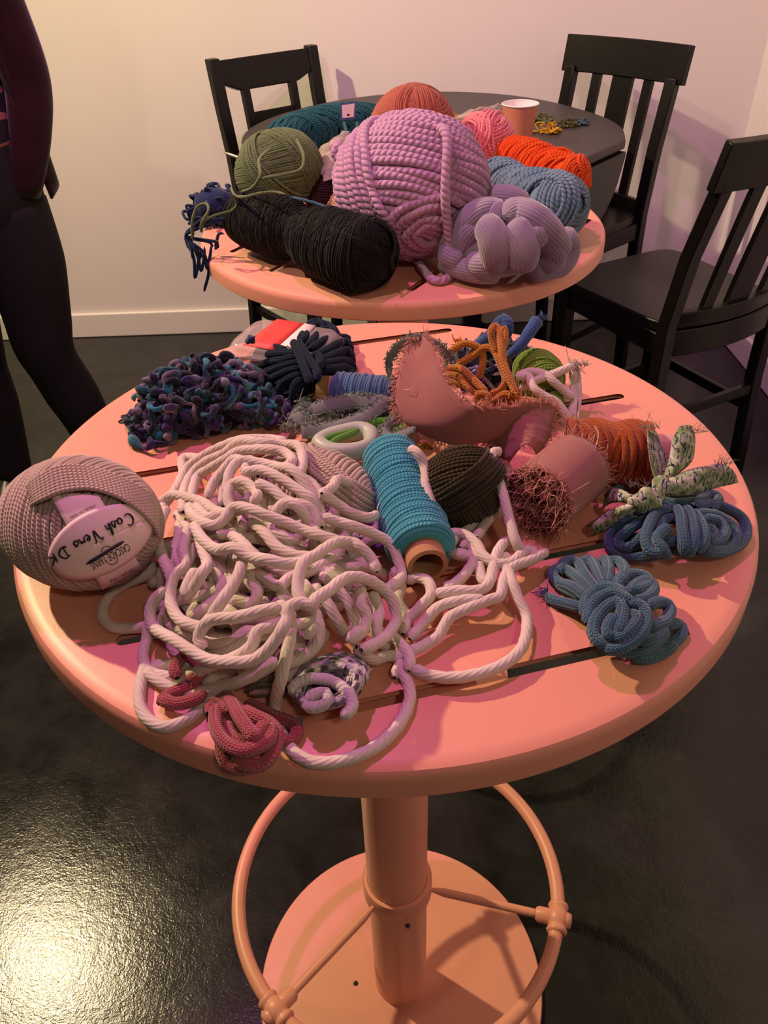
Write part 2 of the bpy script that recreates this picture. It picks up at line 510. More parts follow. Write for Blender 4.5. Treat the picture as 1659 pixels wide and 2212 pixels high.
# ------------------------------------------------------------------ round bar tables
def bar_table(cx, cy, ang, label):
    t = thing('bar_table', (cx, cy, 0), label, 'table', 'round salmon bar tables')
    R = 0.305
    a = Acc()
    lathe(a, [(0.0005, 0), (R - 0.012, 0), (R - 0.007, -0.0006), (R - 0.003, -0.0022), (R - 0.0008, -0.005), (R, -0.009), (R, -0.0235), (R - 0.0015, -0.025),
              (R - 0.004, -0.025), (R - 0.004, -0.010), (R - 0.012, -0.004), (0.0005, -0.004)], (cx, cy, HT), None, 144)
    top = a.build('table_top', M_SALMON, t)
    bm = bmesh.new()
    ca, sa = math.cos(ang), math.sin(ang)
    for off, hl in ((0.245, 0.145), (0.148, 0.224), (0.05, 0.256), (-0.05, 0.256), (-0.148, 0.224), (-0.245, 0.145)):
        hw = 0.0049
        ring = []
        for s_, sg in ((hl - hw, 1), (-(hl - hw), -1)):
            for k in range(9):
                q = -math.pi / 2 + math.pi * k / 8
                ring.append((s_ + sg * hw * math.cos(q), off + sg * hw * math.sin(q)))
        vs = []
        for z in (0.02, -0.02):
            vs.append([bm.verts.new((x * ca - y * sa, x * sa + y * ca, HT + z)) for x, y in ring])
        bm.faces.new(vs[0]); bm.faces.new(vs[1][::-1])
        n = len(ring)
        for i in range(n):
            bm.faces.new((vs[0][i], vs[1][i], vs[1][(i + 1) % n], vs[0][(i + 1) % n]))
    bmesh.ops.recalc_face_normals(bm, faces=bm.faces)
    cm = bpy.data.meshes.new('cut'); bm.to_mesh(cm); bm.free()
    co = bpy.data.objects.new('cut', cm); COL.objects.link(co); co.location = (cx, cy, 0)
    bo = top.modifiers.new('slots', 'BOOLEAN'); bo.operation = 'DIFFERENCE'; bo.object = co; bo.solver = 'EXACT'
    bpy.context.view_layer.update()
    dg = bpy.context.evaluated_depsgraph_get()
    nm = bpy.data.meshes.new_from_object(top.evaluated_get(dg))
    top.modifiers.clear(); old = top.data; top.data = nm; bpy.data.meshes.remove(old)
    bpy.data.objects.remove(co, do_unlink=True); bpy.data.meshes.remove(cm)
    for p in nm.polygons:
        p.use_smooth = True
    nm.set_sharp_from_angle(angle=0.5)
    for rz, nmx in ((0, 'support_bar'), (math.pi / 2, 'support_bar')):
        a = Acc(); box(a, (-R + 0.006, -0.055, HT - 0.0125), (R - 0.006, 0.055, HT - 0.0065), rotz(rz), (cx, cy, -0.0061 if rz else 0.0))
        a.build(nmx, M_SALMON, t, smooth=False)
    a = Acc(); lathe(a, [(0.001, HT - 0.032), (0.042, HT - 0.032), (0.042, 0.012), (0.001, 0.012)], (cx, cy, 0), None, 64); hard(a, 'pole', M_SALMON, t)
    a = Acc(); lathe(a, [(0.001, 0.0), (0.232, 0.0), (0.233, 0.002), (0.233, 0.007), (0.231, 0.010), (0.001, 0.0125)], (cx, cy, 0), None, 96); hard(a, 'base_plate', M_SALMON, t)
    zr = 0.33
    th = np.linspace(0, 2 * math.pi, 96, endpoint=False)
    a = Acc(); tube(a, np.stack([cx + 0.224 * np.cos(th), cy + 0.224 * np.sin(th), np.full(96, zr)], 1), 0.0095, 14, closed=True, smooth=False)
    ring = a.build('foot_ring', M_SALMON, t)
    a = Acc(); lathe(a, [(0.0425, zr - 0.018), (0.0475, zr - 0.018), (0.049, zr - 0.014), (0.049, zr + 0.014), (0.0475, zr + 0.018), (0.0425, zr + 0.018)], (cx, cy, 0), None, 48)
    hard(a, 'collar', M_SALMON, t)
    for k, q in enumerate((-15, -135, 105)):
        q = math.radians(q); d = np.array([math.cos(q), math.sin(q), 0.0])
        c = np.array([cx, cy, zr])
        a = Acc(); tube(a, [c + d * 0.045, c + d * 0.224], 0.0058, 10, 0.02, blunt=True); sp = a.build('spoke', M_SALMON, t)
        a = Acc()
        tan = np.array([-d[1], d[0], 0.0])
        cc = c + d * 0.224
        prof = [(0.0097, -0.021), (0.0125, -0.020), (0.0140, -0.0165), (0.0125, -0.013), (0.0115, -0.011), (0.0135, -0.009), (0.0148, 0.0), (0.0135, 0.009), (0.0115, 0.011), (0.0125, 0.013), (0.0140, 0.0165), (0.0125, 0.020), (0.0097, 0.021)]
        lathe(a, prof, cc, frame_z(tan), 24)
        lathe(a, [(0.0075, -0.030), (0.0105, -0.026), (0.0105, -0.012), (0.0105, 0.012), (0.009, 0.018), (0.001, 0.019)], cc, frame_z(d), 20)
        a.build('ring_joint', M_SALMON, sp)
    # dark bolt heads
    for (bx, by, bz) in ((-0.075, -0.005, 0.0125), (0.1, -0.085, 0.0125)):
        a = Acc(); lathe(a, [(0.001, 0.002), (0.0035, 0.0015), (0.004, 0.0)], (cx + bx, cy + by, bz - 0.0006), None, 12); a.build('bolt', M_FIXTURE, t)
    a = Acc(); lathe(a, [(0.001, 0.0), (0.0035, 0.001), (0.0038, 0.003), (0.001, 0.006)], (cx + 0.012, cy - 0.0466, zr - 0.026), frame_z((0.2, -1, 0)), 12)
    a.build('set_screw', M_FIXTURE, t)
    return t


bar_table(0.0005, 0.5647, math.radians(13.5), 'salmon pink round bar table with slotted top and foot ring under the white rope')
bar_table(0.042, 1.224, math.radians(56.5), 'salmon pink round bar table farther back under the big lavender yarn ball')


# ------------------------------------------------------------------ black furniture
def ribbon_beam(acc, pts, w, d):
    """rectangular section swept along pts (local x width w, y depth d)"""
    pts = np.asarray(pts, float); n = len(pts)
    V = []
    for p in pts:
        for sx, sy in ((-1, -1), (1, -1), (1, 1), (-1, 1)):
            V.append(p + np.array([sx * w / 2, sy * d / 2, 0]))
    F = []
    for i in range(n - 1):
        for k in range(4):
            F.append([i * 4 + k, i * 4 + (k + 1) % 4, (i + 1) * 4 + (k + 1) % 4, (i + 1) * 4 + k])
    F.append([3, 2, 1, 0]); b = (n - 1) * 4; F.append([b, b + 1, b + 2, b + 3])
    acc.add(V, F)


def chair(loc, rot, label, style, zs, zt, rake):
    t = thing('counter_chair', (0, 0, 0), label, 'chair', 'black wooden counter chairs')
    w, d = 0.42, 0.41
    # seat with rounded corners and a shallow dish
    a = Acc()
    n = 19
    G = np.zeros((n, n, 3))
    for i in range(n):
        for j in range(n):
            u, v = -1 + 2 * i / (n - 1), -1 + 2 * j / (n - 1)
            k = 1.0 / max(1e-9, (abs(u) ** 7 + abs(v) ** 7) ** (1 / 7)) * max(abs(u), abs(v)) if (u or v) else 1
            uu, vv = u * k, v * k
            wid = (w / 2 + 0.012) * (0.94 + 0.06 * vv)
            G[i, j] = (uu * wid, vv * (d / 2 + 0.01), zs - 0.014 - 0.008 * math.exp(-((uu / 0.55) ** 2 + ((vv + 0.1) / 0.6) ** 2)))
    sheet(a, G, 0.028)
    s_ = hard(a, 'seat', M_BLACK, t, ang=0.9); bevel(s_, 0.005, 2)
    for sx in (-1, 1):
        x = sx * (w / 2 - 0.02)
        a = Acc(); ribbon_beam(a, [(x, d / 2 - 0.03, 0.0), (x, d / 2 - 0.03, zs - 0.028)], 0.038, 0.038); bevel(hard(a, 'leg', M_BLACK, t), 0.004)
        a = Acc()
        zz = [0.0, zs * 0.6, zs, zs + (zt - zs) * 0.4, zs + (zt - zs) * 0.7, zt - (0.0 if style == 'panel' else 0.085)]
        yy = [-d / 2 - 0.035, -d / 2 - 0.005, -d / 2, -d / 2 - rake * 0.28, -d / 2 - rake * 0.66, -d / 2 - rake * (0.97 if style == 'panel' else 0.80)]
        ribbon_beam(a, [(x, yy[k], zz[k]) for k in range(6)], 0.038, 0.034); bevel(hard(a, 'leg', M_BLACK, t), 0.004)
    # aprons
    for nm, lo, hi in (('apron', (-w / 2 + 0.04, d / 2 - 0.04, zs - 0.085), (w / 2 - 0.04, d / 2 - 0.02, zs - 0.028)),
                       ('apron', (-w / 2 + 0.01, -d / 2 + 0.015, zs - 0.085), (-w / 2 + 0.03, d / 2 - 0.05, zs - 0.028)),
                       ('apron', (w / 2 - 0.03, -d / 2 + 0.015, zs - 0.085), (w / 2 - 0.01, d / 2 - 0.05, zs - 0.028)),
                       ('stretcher', (-w / 2 + 0.012, -d / 2 + 0.005, 0.24), (-w / 2 + 0.032, d / 2 - 0.05, 0.27)),
                       ('stretcher', (w / 2 - 0.032, -d / 2 + 0.005, 0.24), (w / 2 - 0.012, d / 2 - 0.05, 0.27)),
                       ('stretcher', (-w / 2 + 0.04, d / 2 - 0.04, 0.18), (w / 2 - 0.04, d / 2 - 0.02, 0.225)),
                       ('stretcher', (-w / 2 + 0.04, -d / 2 - 0.022, 0.30), (w / 2 - 0.04, -d / 2 - 0.004, 0.33))):
        a = Acc(); box(a, lo, hi); bevel(hard(a, nm, M_BLACK, t), 0.003)
    yb = lambda z: -d / 2 - rake * ((z - zs) / (zt - zs)) ** 1.1 if z > zs else -d / 2

    def rail(nm, z0, z1, xw, bow, th, arch=0.0, lower=None):
        a = Acc(); m = 25
        G = np.zeros((m, 5, 3))
        for i in range(m):
            u = -1 + 2 * i / (m - 1)
            lo_ = z0 + (lower(u) if lower else 0.0)
            for j in range(5):
                z = lo_ + (z1 + arch * (1 - u * u) - lo_) * j / 4
                G[i, j] = (u * xw, yb(z) - bow * (1 - u * u), z)
        sheet(a, G, th); return bevel(hard(a, nm, M_BLACK, t), 0.003)

    if style == 'slat':
        rail('crest_rail', zt - 0.105, zt, w / 2 + 0.018, 0.022, 0.024, 0.0)
        rail('back_rail', zs - 0.01, zs + 0.035, w / 2 - 0.035, 0.03, 0.022)
        for x, ww in ((-0.098, 0.032), (0.0, 0.075), (0.098, 0.032)):
            a = Acc(); m = 9; G = np.zeros((m, 3, 3))
            for i in range(m):
                z = zs + 0.03 + (zt - 0.10 - zs - 0.03) * i / (m - 1)
                for j in range(3):
                    xx = x + ww * (j - 1) / 2
                    G[i, j] = (xx, yb(z) - 0.024 * (1 - (xx / (w / 2)) ** 2), z)
            sheet(a, G, 0.014); hard(a, 'back_slat', M_BLACK, t)
        # curved rear apron
        a = Acc(); m = 15; G = np.zeros((m, 3, 3))
        for i in range(m):
            u = -1 + 2 * i / (m - 1)
            for j in range(3):
                G[i, j] = (u * (w / 2 - 0.03), -d / 2 - 0.03 * (1 - u * u), zs - 0.085 + 0.07 * j / 2)
        sheet(a, G, 0.022); bevel(hard(a, 'rear_apron', M_BLACK, t), 0.003)
    else:
        br = lambda u: (-0.014 if abs(u) < 0.62 else 0.014 * ((abs(u) - 0.62) / 0.38) * 2 - 0.014)
        rail('crest_rail', zt - 0.085, zt - 0.008, w / 2 - 0.03, 0.004, 0.024, 0.0, br)
        for sx in (-1, 1):
            a = Acc(); G = np.zeros((9, 3, 3))
            for i in range(9):
                z = zs + 0.02 + (zt - 0.09 - zs - 0.02) * i / 8
                for j in range(3):
                    G[i, j] = (sx * 0.093 + 0.013 * (j - 1), yb(z), z)
            sheet(a, G, 0.020); hard(a, 'back_stile', M_BLACK, t)
        a = Acc(); G = np.zeros((9, 3, 3))
        for i in range(9):
            z = zs + 0.02 + (zt - 0.165 - zs - 0.02) * i / 8
            for j in range(3):
                G[i, j] = (0.082 * (j - 1), yb(z), z)
        sheet(a, G, 0.016); hard(a, 'back_panel', M_BLACK, t)
        a = Acc(); box(a, (-w / 2 + 0.035, -d / 2 - 0.012, zs), (w / 2 - 0.035, -d / 2 + 0.01, zs + 0.04)); hard(a, 'back_rail', M_BLACK, t)
        a = Acc(); box(a, (-w / 2 + 0.04, -d / 2 - 0.01, zs - 0.085), (w / 2 - 0.04, -d / 2 + 0.01, zs - 0.028)); hard(a, 'apron', M_BLACK, t)
    t.location = loc; t.rotation_euler = (0, 0, rot)
    return t


chair((0.795, 2.08, 0), math.radians(26.8), 'black slat-back counter chair standing closest, turned away towards the dark table', 'slat', 0.586, 1.03, 0.095)
chair((0.605, 2.665, 0), math.radians(130.5), 'black slat-back counter chair in the room corner facing the dark table', 'slat', 0.60, 1.075, 0.075)
chair((-0.17, 2.745, 0), math.radians(218.5), 'black counter chair with windowed back panel against the wall behind the teal skein', 'panel', 0.60, 1.062, 0.075)

# dark dining table with a hanging leaf
DT = thing('drop_leaf_table', (0.17, 2.45, 0), 'dark brown-black round table with a lowered leaf holding the paper cup', 'table')
ZT = 0.91
arc = [(0.69, 2.29), (0.715, 2.42), (0.705, 2.56), (0.65, 2.71), (0.575, 2.85), (0.47, 2.965), (0.34, 3.04), (0.20, 3.07), (0.05, 3.05), (-0.09, 2.985),
       (-0.22, 2.87), (-0.32, 2.72), (-0.37, 2.55), (-0.36, 2.37), (-0.29, 2.19), (-0.16, 2.03), (0.0, 1.915), (0.16, 1.85), (0.30, 1.83)]
ol = catmull(np.array([(x, y, 0) for x, y in arc]), 0.03)[:, :2]
bm = bmesh.new()
tv = [bm.verts.new((x, y, ZT)) for x, y in ol]; bv = [bm.verts.new((x, y, ZT - 0.026)) for x, y in ol]
bm.faces.new(tv[::-1]) if False else bm.faces.new(tv); bm.faces.new(bv[::-1])
for i in range(len(ol)):
    k = (i + 1) % len(ol); bm.faces.new((tv[i], bv[i], bv[k], tv[k]))
bmesh.ops.recalc_face_normals(bm, faces=bm.faces)
me = bpy.data.meshes.new('table_top'); bm.transform(Matrix.Translation((-0.17, -2.45, 0))); bm.to_mesh(me); bm.free()
o = bpy.data.objects.new('table_top', me); COL.objects.link(o); o.parent = DT; me.materials.append(M_BLACKTOP); bevel(o, 0.005, 2)
# leaf: circular segment hanging below the straight edge
A_, B_ = np.array([0.69, 2.29, 0]), np.array([0.30, 1.83, 0])
dv = (B_ - A_); Ln = np.linalg.norm(dv); dv /= Ln
nrm = np.array([-dv[1], dv[0], 0]);
nrm = nrm if nrm[0] > 0 else -nrm
a = Acc(); G = np.zeros((25, 7, 3))
for i in range(25):
    u = i / 24; drop = 0.205 * max(0.0, 1 - (2 * u - 1) ** 2) ** 0.62 + 0.012
    for j in range(7):
        G[i, j] = A_ + dv * (0.004 + (Ln - 0.008) * u) - nrm * 0.002 + np.array([0, 0, ZT - 0.030 - drop * j / 6])
sheet(a, G, 0.02); bevel(hard(a, 'hanging_leaf', M_BLACK, DT), 0.003)
for lx, ly in ((0.02, 2.28), (0.28, 2.20), (0.33, 2.54), (0.06, 2.60)):
    a = Acc(); ribbon_beam(a, [(lx, ly, 0), (lx, ly, ZT - 0.026)], 0.05, 0.05); bevel(hard(a, 'leg', M_BLACK, DT), 0.004)
for p, q in (((0.02, 2.28), (0.28, 2.20)), ((0.28, 2.20), (0.33, 2.54)), ((0.33, 2.54), (0.06, 2.60)), ((0.06, 2.60), (0.02, 2.28))):
    p = np.array([p[0], p[1], 0]); q = np.array([q[0], q[1], 0]); M = frame_x(q - p)
    a = Acc(); box(a, (0.026, -0.01, -0.045), (np.linalg.norm(q - p) - 0.026, 0.01, 0.045), M, p + np.array([0, 0, ZT - 0.073])); hard(a, 'apron', M_BLACK, DT)


# ------------------------------------------------------------------ person
def skin_body(name, verts, edges, radii, mat, parent, org, sub=2):
    me = bpy.data.meshes.new(name); me.from_pydata([tuple(np.array(v) - org) for v in verts], edges, [])
    o = bpy.data.objects.new(name, me); COL.objects.link(o)
    if parent is not None:
        o.parent = parent
    else:
        o.location = org
    m = o.modifiers.new('skin', 'SKIN'); m.use_smooth_shade = True
    for i, r in enumerate(radii):
        r = r if isinstance(r, tuple) else (r, r)
        me.skin_vertices[0].data[i].radius = r
    me.skin_vertices[0].data[0].use_root = True
    s = o.modifiers.new('sub', 'SUBSURF'); s.levels = sub; s.render_levels = sub
    me.materials.append(mat)
    return o


M_SKIN = mat_plain('skin', (0.52, 0.30, 0.21), 0.5, noise=0.06, nscale=30)
M_PANTS = mat_plain('black_trousers', (0.006, 0.006, 0.006), 0.85, bump=0.2, bscale=400)
M_CARD = mat_yarn('burgundy_knit', (0.030, 0.009, 0.012), (0.022, 0.007, 0.009), 'wool', strength=0.4, fuzz=400)
M_SHOE = mat_plain('black_shoe', (0.01, 0.01, 0.01), 0.4)
M_HAIR = mat_plain('dark_hair', (0.02, 0.012, 0.008), 0.5, bump=0.6, bscale=90)


def mat_print():
    m, nt, p = mat_base('printed_dark_top')
    L = nt.links
    tc = nt.nodes.new('ShaderNodeTexCoord')
    mp = nt.nodes.new('ShaderNodeMapping'); mp.inputs['Rotation'].default_value = (0, 0.5, 0); mp.inputs['Scale'].default_value = (6, 1, 17)
    L.new(tc.outputs['Object'], mp.inputs[0])
    v = nd(nt, 'ShaderNodeTexNoise', Scale=1.6, Detail=1.0); L.new(mp.outputs[0], v.inputs['Vector'])
    r = nt.nodes.new('ShaderNodeValToRGB'); r.color_ramp.interpolation = 'CONSTANT'
    r.color_ramp.elements[0].position = 0.0; r.color_ramp.elements[0].color = (0.012, 0.013, 0.02, 1)
    r.color_ramp.elements[1].position = 0.50; r.color_ramp.elements[1].color = (0.40, 0.13, 0.14, 1)
    e = r.color_ramp.elements.new(0.56); e.color = (0.34, 0.16, 0.09, 1)
    e = r.color_ramp.elements.new(0.61); e.color = (0.012, 0.013, 0.02, 1)
    L.new(v.outputs['Fac'], r.inputs[0]); L.new(r.outputs[0], p.inputs['Base Color']); p.inputs['Roughness'].default_value = 0.8
    return m


PX0 = np.array([-0.99, 2.0, 0.0])
PR = thing('person', tuple(PX0), 'person in burgundy cardigan, dark printed top and black trousers standing by the wall', 'person')
# body: one continuous figure (head, neck, torso, arms, hands, feet)
hx, hy = PX0[0], PX0[1]
V = [(hx, hy, 0.96), (hx, hy, 1.10), (hx, hy - 0.005, 1.27), (hx, hy, 1.42), (hx, hy - 0.005, 1.50), (hx, hy - 0.02, 1.56), (hx, hy - 0.03, 1.645), (hx, hy - 0.025, 1.72),
     (hx + 0.17, hy, 1.405), (hx + 0.225, hy + 0.02, 1.14), (hx + 0.165, hy - 0.03, 0.97), (hx + 0.125, hy - 0.02, 0.90),
     (hx - 0.17, hy, 1.405), (hx - 0.225, hy + 0.02, 1.14), (hx - 0.165, hy - 0.03, 0.97), (hx - 0.125, hy - 0.02, 0.90),
     (hx + 0.085, hy, 0.90), (hx + 0.085, hy - 0.015, 0.50), (hx + 0.145, hy + 0.03, 0.09), (hx + 0.165, hy - 0.10, 0.035),
     (hx - 0.085, hy, 0.90), (hx - 0.10, hy - 0.03, 0.50), (hx - 0.125, hy - 0.02, 0.09), (hx - 0.14, hy - 0.15, 0.035)]
E_ = [(0, 1), (1, 2), (2, 3), (3, 4), (4, 5), (5, 6), (6, 7), (3, 8), (8, 9), (9, 10), (10, 11), (3, 12), (12, 13), (13, 14), (14, 15),
      (0, 16), (16, 17), (17, 18), (18, 19), (0, 20), (20, 21), (21, 22), (22, 23)]
RD = [(0.155, 0.11), (0.135, 0.10), (0.15, 0.105), (0.13, 0.085), (0.052, 0.055), (0.058, 0.07), (0.072, 0.088), (0.055, 0.07),
      0.055, 0.042, 0.028, 0.022, 0.055, 0.042, 0.028, 0.022, 0.088, 0.056, 0.038, 0.034, 0.088, 0.056, 0.038, 0.034]
skin_body('body', V, E_, RD, M_SKIN, PR, PX0)
# hands: five fingers each, tucked into the trouser pockets
for sx in (1, -1):
    w0 = np.array([hx + sx * 0.125, hy - 0.02, 0.90]); dn = np.array([-sx * 0.20, 0.10, -0.95]); dn /= np.linalg.norm(dn)
    sd = np.cross(dn, [sx, 0, 0.2]); sd /= np.linalg.norm(sd); up = np.cross(sd, dn)
    VV = [w0, w0 + dn * 0.05]; EE = [(0, 1)]; RR = [(0.022, 0.018), (0.034, 0.014)]
    for k, (o_, ln) in enumerate(((-0.030, 0.062), (-0.010, 0.074), (0.010, 0.070), (0.028, 0.056))):
        b0 = w0 + dn * 0.085 + sd * o_; i0 = len(VV)
        VV += [b0, b0 + dn * ln * 0.5 - up * 0.008, b0 + dn * ln * 0.75 - up * 0.03]
        EE += [(1, i0), (i0, i0 + 1), (i0 + 1, i0 + 2)]; RR += [0.0105, 0.0085, 0.007]
    i0 = len(VV); VV += [w0 + dn * 0.035 - sd * 0.04 - up * 0.01, w0 + dn * 0.075 - sd * 0.052 - up * 0.022]; EE += [(0, i0), (i0, i0 + 1)]; RR += [0.012, 0.009]
    skin_body('hand', VV, EE, RR, M_SKIN, PR, PX0, 1)
# trousers and printed top: lofted ellipses
def loft(acc, rows, n=36):
    """rows of (cx, cy, z, rx, ry)"""
    q = np.linspace(0, 2 * math.pi, n + 1)
    G = np.array([[(r[0] + r[3] * math.cos(b), r[1] + r[4] * math.sin(b), r[2]) for b in q] for r in rows])
    sheet(acc, G)


a = Acc()
loft(a, [(hx, hy, 1.10, 0.150, 0.115), (hx, hy, 1.08, 0.163, 0.122), (hx, hy, 1.0, 0.178, 0.132), (hx, hy, 0.92, 0.188, 0.136), (hx, hy, 0.86, 0.186, 0.128), (hx, hy, 0.80, 0.150, 0.100), (hx, hy, 0.78, 0.05, 0.04)])
for sx, pts in ((1, [(0.092, 0, 0.90), (0.098, -0.003, 0.75), (0.090, -0.010, 0.60), (0.085, -0.015, 0.50), (0.102, 0.008, 0.38), (0.125, 0.022, 0.26), (0.146, 0.03, 0.09)]),
                (-1, [(-0.092, 0, 0.90), (-0.098, -0.005, 0.75), (-0.100, -0.02, 0.60), (-0.100, -0.03, 0.50), (-0.108, -0.025, 0.38), (-0.115, -0.02, 0.26), (-0.125, -0.02, 0.09)])):
    tube(a, np.array([(hx + p[0], hy + p[1], p[2]) for p in pts]), lambda t: float(np.interp(t, [0, .2, .42, .55, .68, .82, 1], [.098, .098, .082, .070, .073, .064, .052])), 24, 0.02, blunt=True)
a.build('trousers', M_PANTS, PR)
a = Acc()
loft(a, [(hx, hy, 1.015, 0.172, 0.128), (hx, hy, 1.03, 0.180, 0.136), (hx, hy, 1.10, 0.168, 0.126), (hx, hy - 0.003, 1.18, 0.160, 0.122), (hx, hy - 0.006, 1.27, 0.168, 0.126), (hx, hy, 1.36, 0.165, 0.112), (hx, hy, 1.42, 0.13, 0.085), (hx, hy, 1.45, 0.075, 0.065)])
a.build('printed_top', mat_print(), PR)
# cardigan: open shell plus sleeves
a = Acc(); n, m = 26, 41; G = np.zeros((n, m, 3))
for i in range(n):
    k = i / (n - 1)
    op = 58 + 26 * k
    for j in range(m):
        q = math.radians(-90 + op + (360 - 2 * op) * j / (m - 1)); edge = abs(2 * j / (m - 1) - 1)
        z = 1.47 - (0.53 + 0.05 * edge ** 3) * k
        rx = 0.085 + 0.105 * min(1, k * 4.5) ** 0.6 + 0.030 * k; ry = 0.075 + 0.060 * min(1, k * 4) + 0.030 * k
        fold = 1 + 0.025 * math.sin(9 * q) * k
        G[i, j] = (hx + rx * fold * math.cos(q), hy + ry * fold * math.sin(q), z)
sheet(a, G, 0.006); a.build('cardigan', M_CARD, PR)
for sx in (1, -1):
    P = [(hx + sx * 0.135, hy, 1.43), (hx + sx * 0.18, hy + 0.003, 1.37), (hx + sx * 0.205, hy + 0.012, 1.26), (hx + sx * 0.218, hy + 0.018, 1.14), (hx + sx * 0.205, hy - 0.01, 1.04), (hx + sx * 0.170, hy - 0.03, 0.94), (hx + sx * 0.150, hy - 0.03, 0.905)]
    a = Acc(); tube(a, np.array(P), lambda t: 0.066 - 0.026 * t, 20, 0.015, blunt=True); a.build('cardigan_sleeve', M_CARD, PR)
# shoes, hair, face
for sx, cx_, cy_ in ((1, hx + 0.155, hy - 0.02), (-1, hx - 0.132, hy - 0.07)):
    a = Acc()
    def shoe(V):
        V = V.copy(); V[:, 2] = np.maximum(V[:, 2], -0.035); f = (V[:, 1] < 0) & (V[:, 2] > 0.0); V[f, 2] *= (1 - 0.75 * np.clip(-V[f, 1] / 0.12, 0, 1)); return V
    ellipsoid(a, np.eye(3), np.array([cx_, cy_, 0.036]), (0.046, 0.135, 0.075), 24, 16, fn=shoe); a.build('shoe', M_SHOE, PR)
a = Acc()
def hairfn(V):
    V = V.copy(); back = V[:, 1] > -0.02; V[back, 2] -= np.clip((-V[back, 2]), 0, 1) * 1.2; return V
ellipsoid(a, np.eye(3), np.array([hx, hy - 0.005, 1.69]), (0.088, 0.102, 0.115), 28, 20, fn=hairfn); a.build('hair', M_HAIR, PR)
a = Acc(); tube(a, [(hx, hy - 0.108, 1.668), (hx, hy - 0.135, 1.635), (hx, hy - 0.112, 1.622)], lambda t: 0.009 + 0.006 * t, 8, 0.006); a.build('nose', M_SKIN, PR)
for sx in (1, -1):
    a = Acc(); ellipsoid(a, np.eye(3), np.array([hx + sx * 0.030, hy - 0.108, 1.665]), (0.012, 0.006, 0.007), 12, 8); a.build('eye', M_SHOE, PR)
    a = Acc(); ellipsoid(a, np.eye(3), np.array([hx + sx * 0.078, hy - 0.02, 1.655]), (0.010, 0.018, 0.030), 12, 8); a.build('ear', M_SKIN, PR)
a = Acc(); tube(a, [(hx - 0.024, hy - 0.108, 1.592), (hx, hy - 0.116, 1.590), (hx + 0.024, hy - 0.108, 1.592)], 0.005, 8, 0.006); a.build('mouth', mat_plain('lips', (0.35, 0.12, 0.10), 0.5), PR)

# ------------------------------------------------------------------ yarn builders
def rng(seed):
    return np.random.default_rng(seed)


def wound(acc, c, M, radii, yr, groups, seed=0, sides=6, seg=52, lobes=0, amp=0.0, pitch=0.02, shape=None, wob=0.012, col=None, core=0.97, corecol=None):
    """yarn ball: groups = (axis, phi0, phi1, lift, spacing[, th0, th1]) of parallel wraps on an ellipsoid (local), rotated by M about c"""
    g = rng(seed)
    radii = np.asarray(radii, float); rm = radii.mean()
    M = np.asarray(M, float); c = np.asarray(c, float)
    ellipsoid(acc, M, c, (radii - yr) * core, 32, 20, corecol if corecol is not None else (None if col is None else col(0.0)), shape, HT + 0.0005 if c[2] > HT else None)
    for grp in groups:
        ax, p0, p1, lift, sp = grp[:5]
        th0, th1 = (grp[5], grp[6]) if len(grp) > 5 else (0, 2 * math.pi)
        full = len(grp) <= 5
        F = frame_z(ax)
        dphi = 2 * yr * sp / rm
        n = max(1, int((p1 - p0) / dphi))
        for k in range(n):
            ph = p0 + (p1 - p0) * (k + 0.5) / n
            th = np.linspace(th0, th1, seg, endpoint=not full)
            ph2 = ph + wob * np.sin(th * 2 + g.uniform(0, 6.3)) * g.uniform(0.3, 1) + wob * 0.8 * np.sin(th * 5 + g.uniform(0, 6.3)) + g.normal(0, wob * 0.35)
            P = np.stack([np.sin(ph2) * np.cos(th), np.sin(ph2) * np.sin(th), np.cos(ph2)], 1) @ F.T
            lf = lift + yr * 0.35 * np.sin(th * 3 + g.uniform(0, 6.3)) * g.uniform(0, 1)
            if not full:
                e = np.minimum(np.linspace(0, 1, seg), np.linspace(1, 0, seg)); lf = lf - np.clip(0.14 - e, 0, 1) * 18 * yr
            Q = P * (radii + (np.broadcast_to(lf, (seg,)))[:, None] - yr)
            if shape is not None:
                Q = shape(Q)
            Q = Q @ M.T + c
            cc = None
            if col is not None:
                cc = col(g.uniform(0, 1)) if not isinstance(col, tuple) else col
            tube(acc, Q, yr, sides, lobes=lobes, amp=amp, pitch=pitch, closed=full, smooth=False, col=cc)


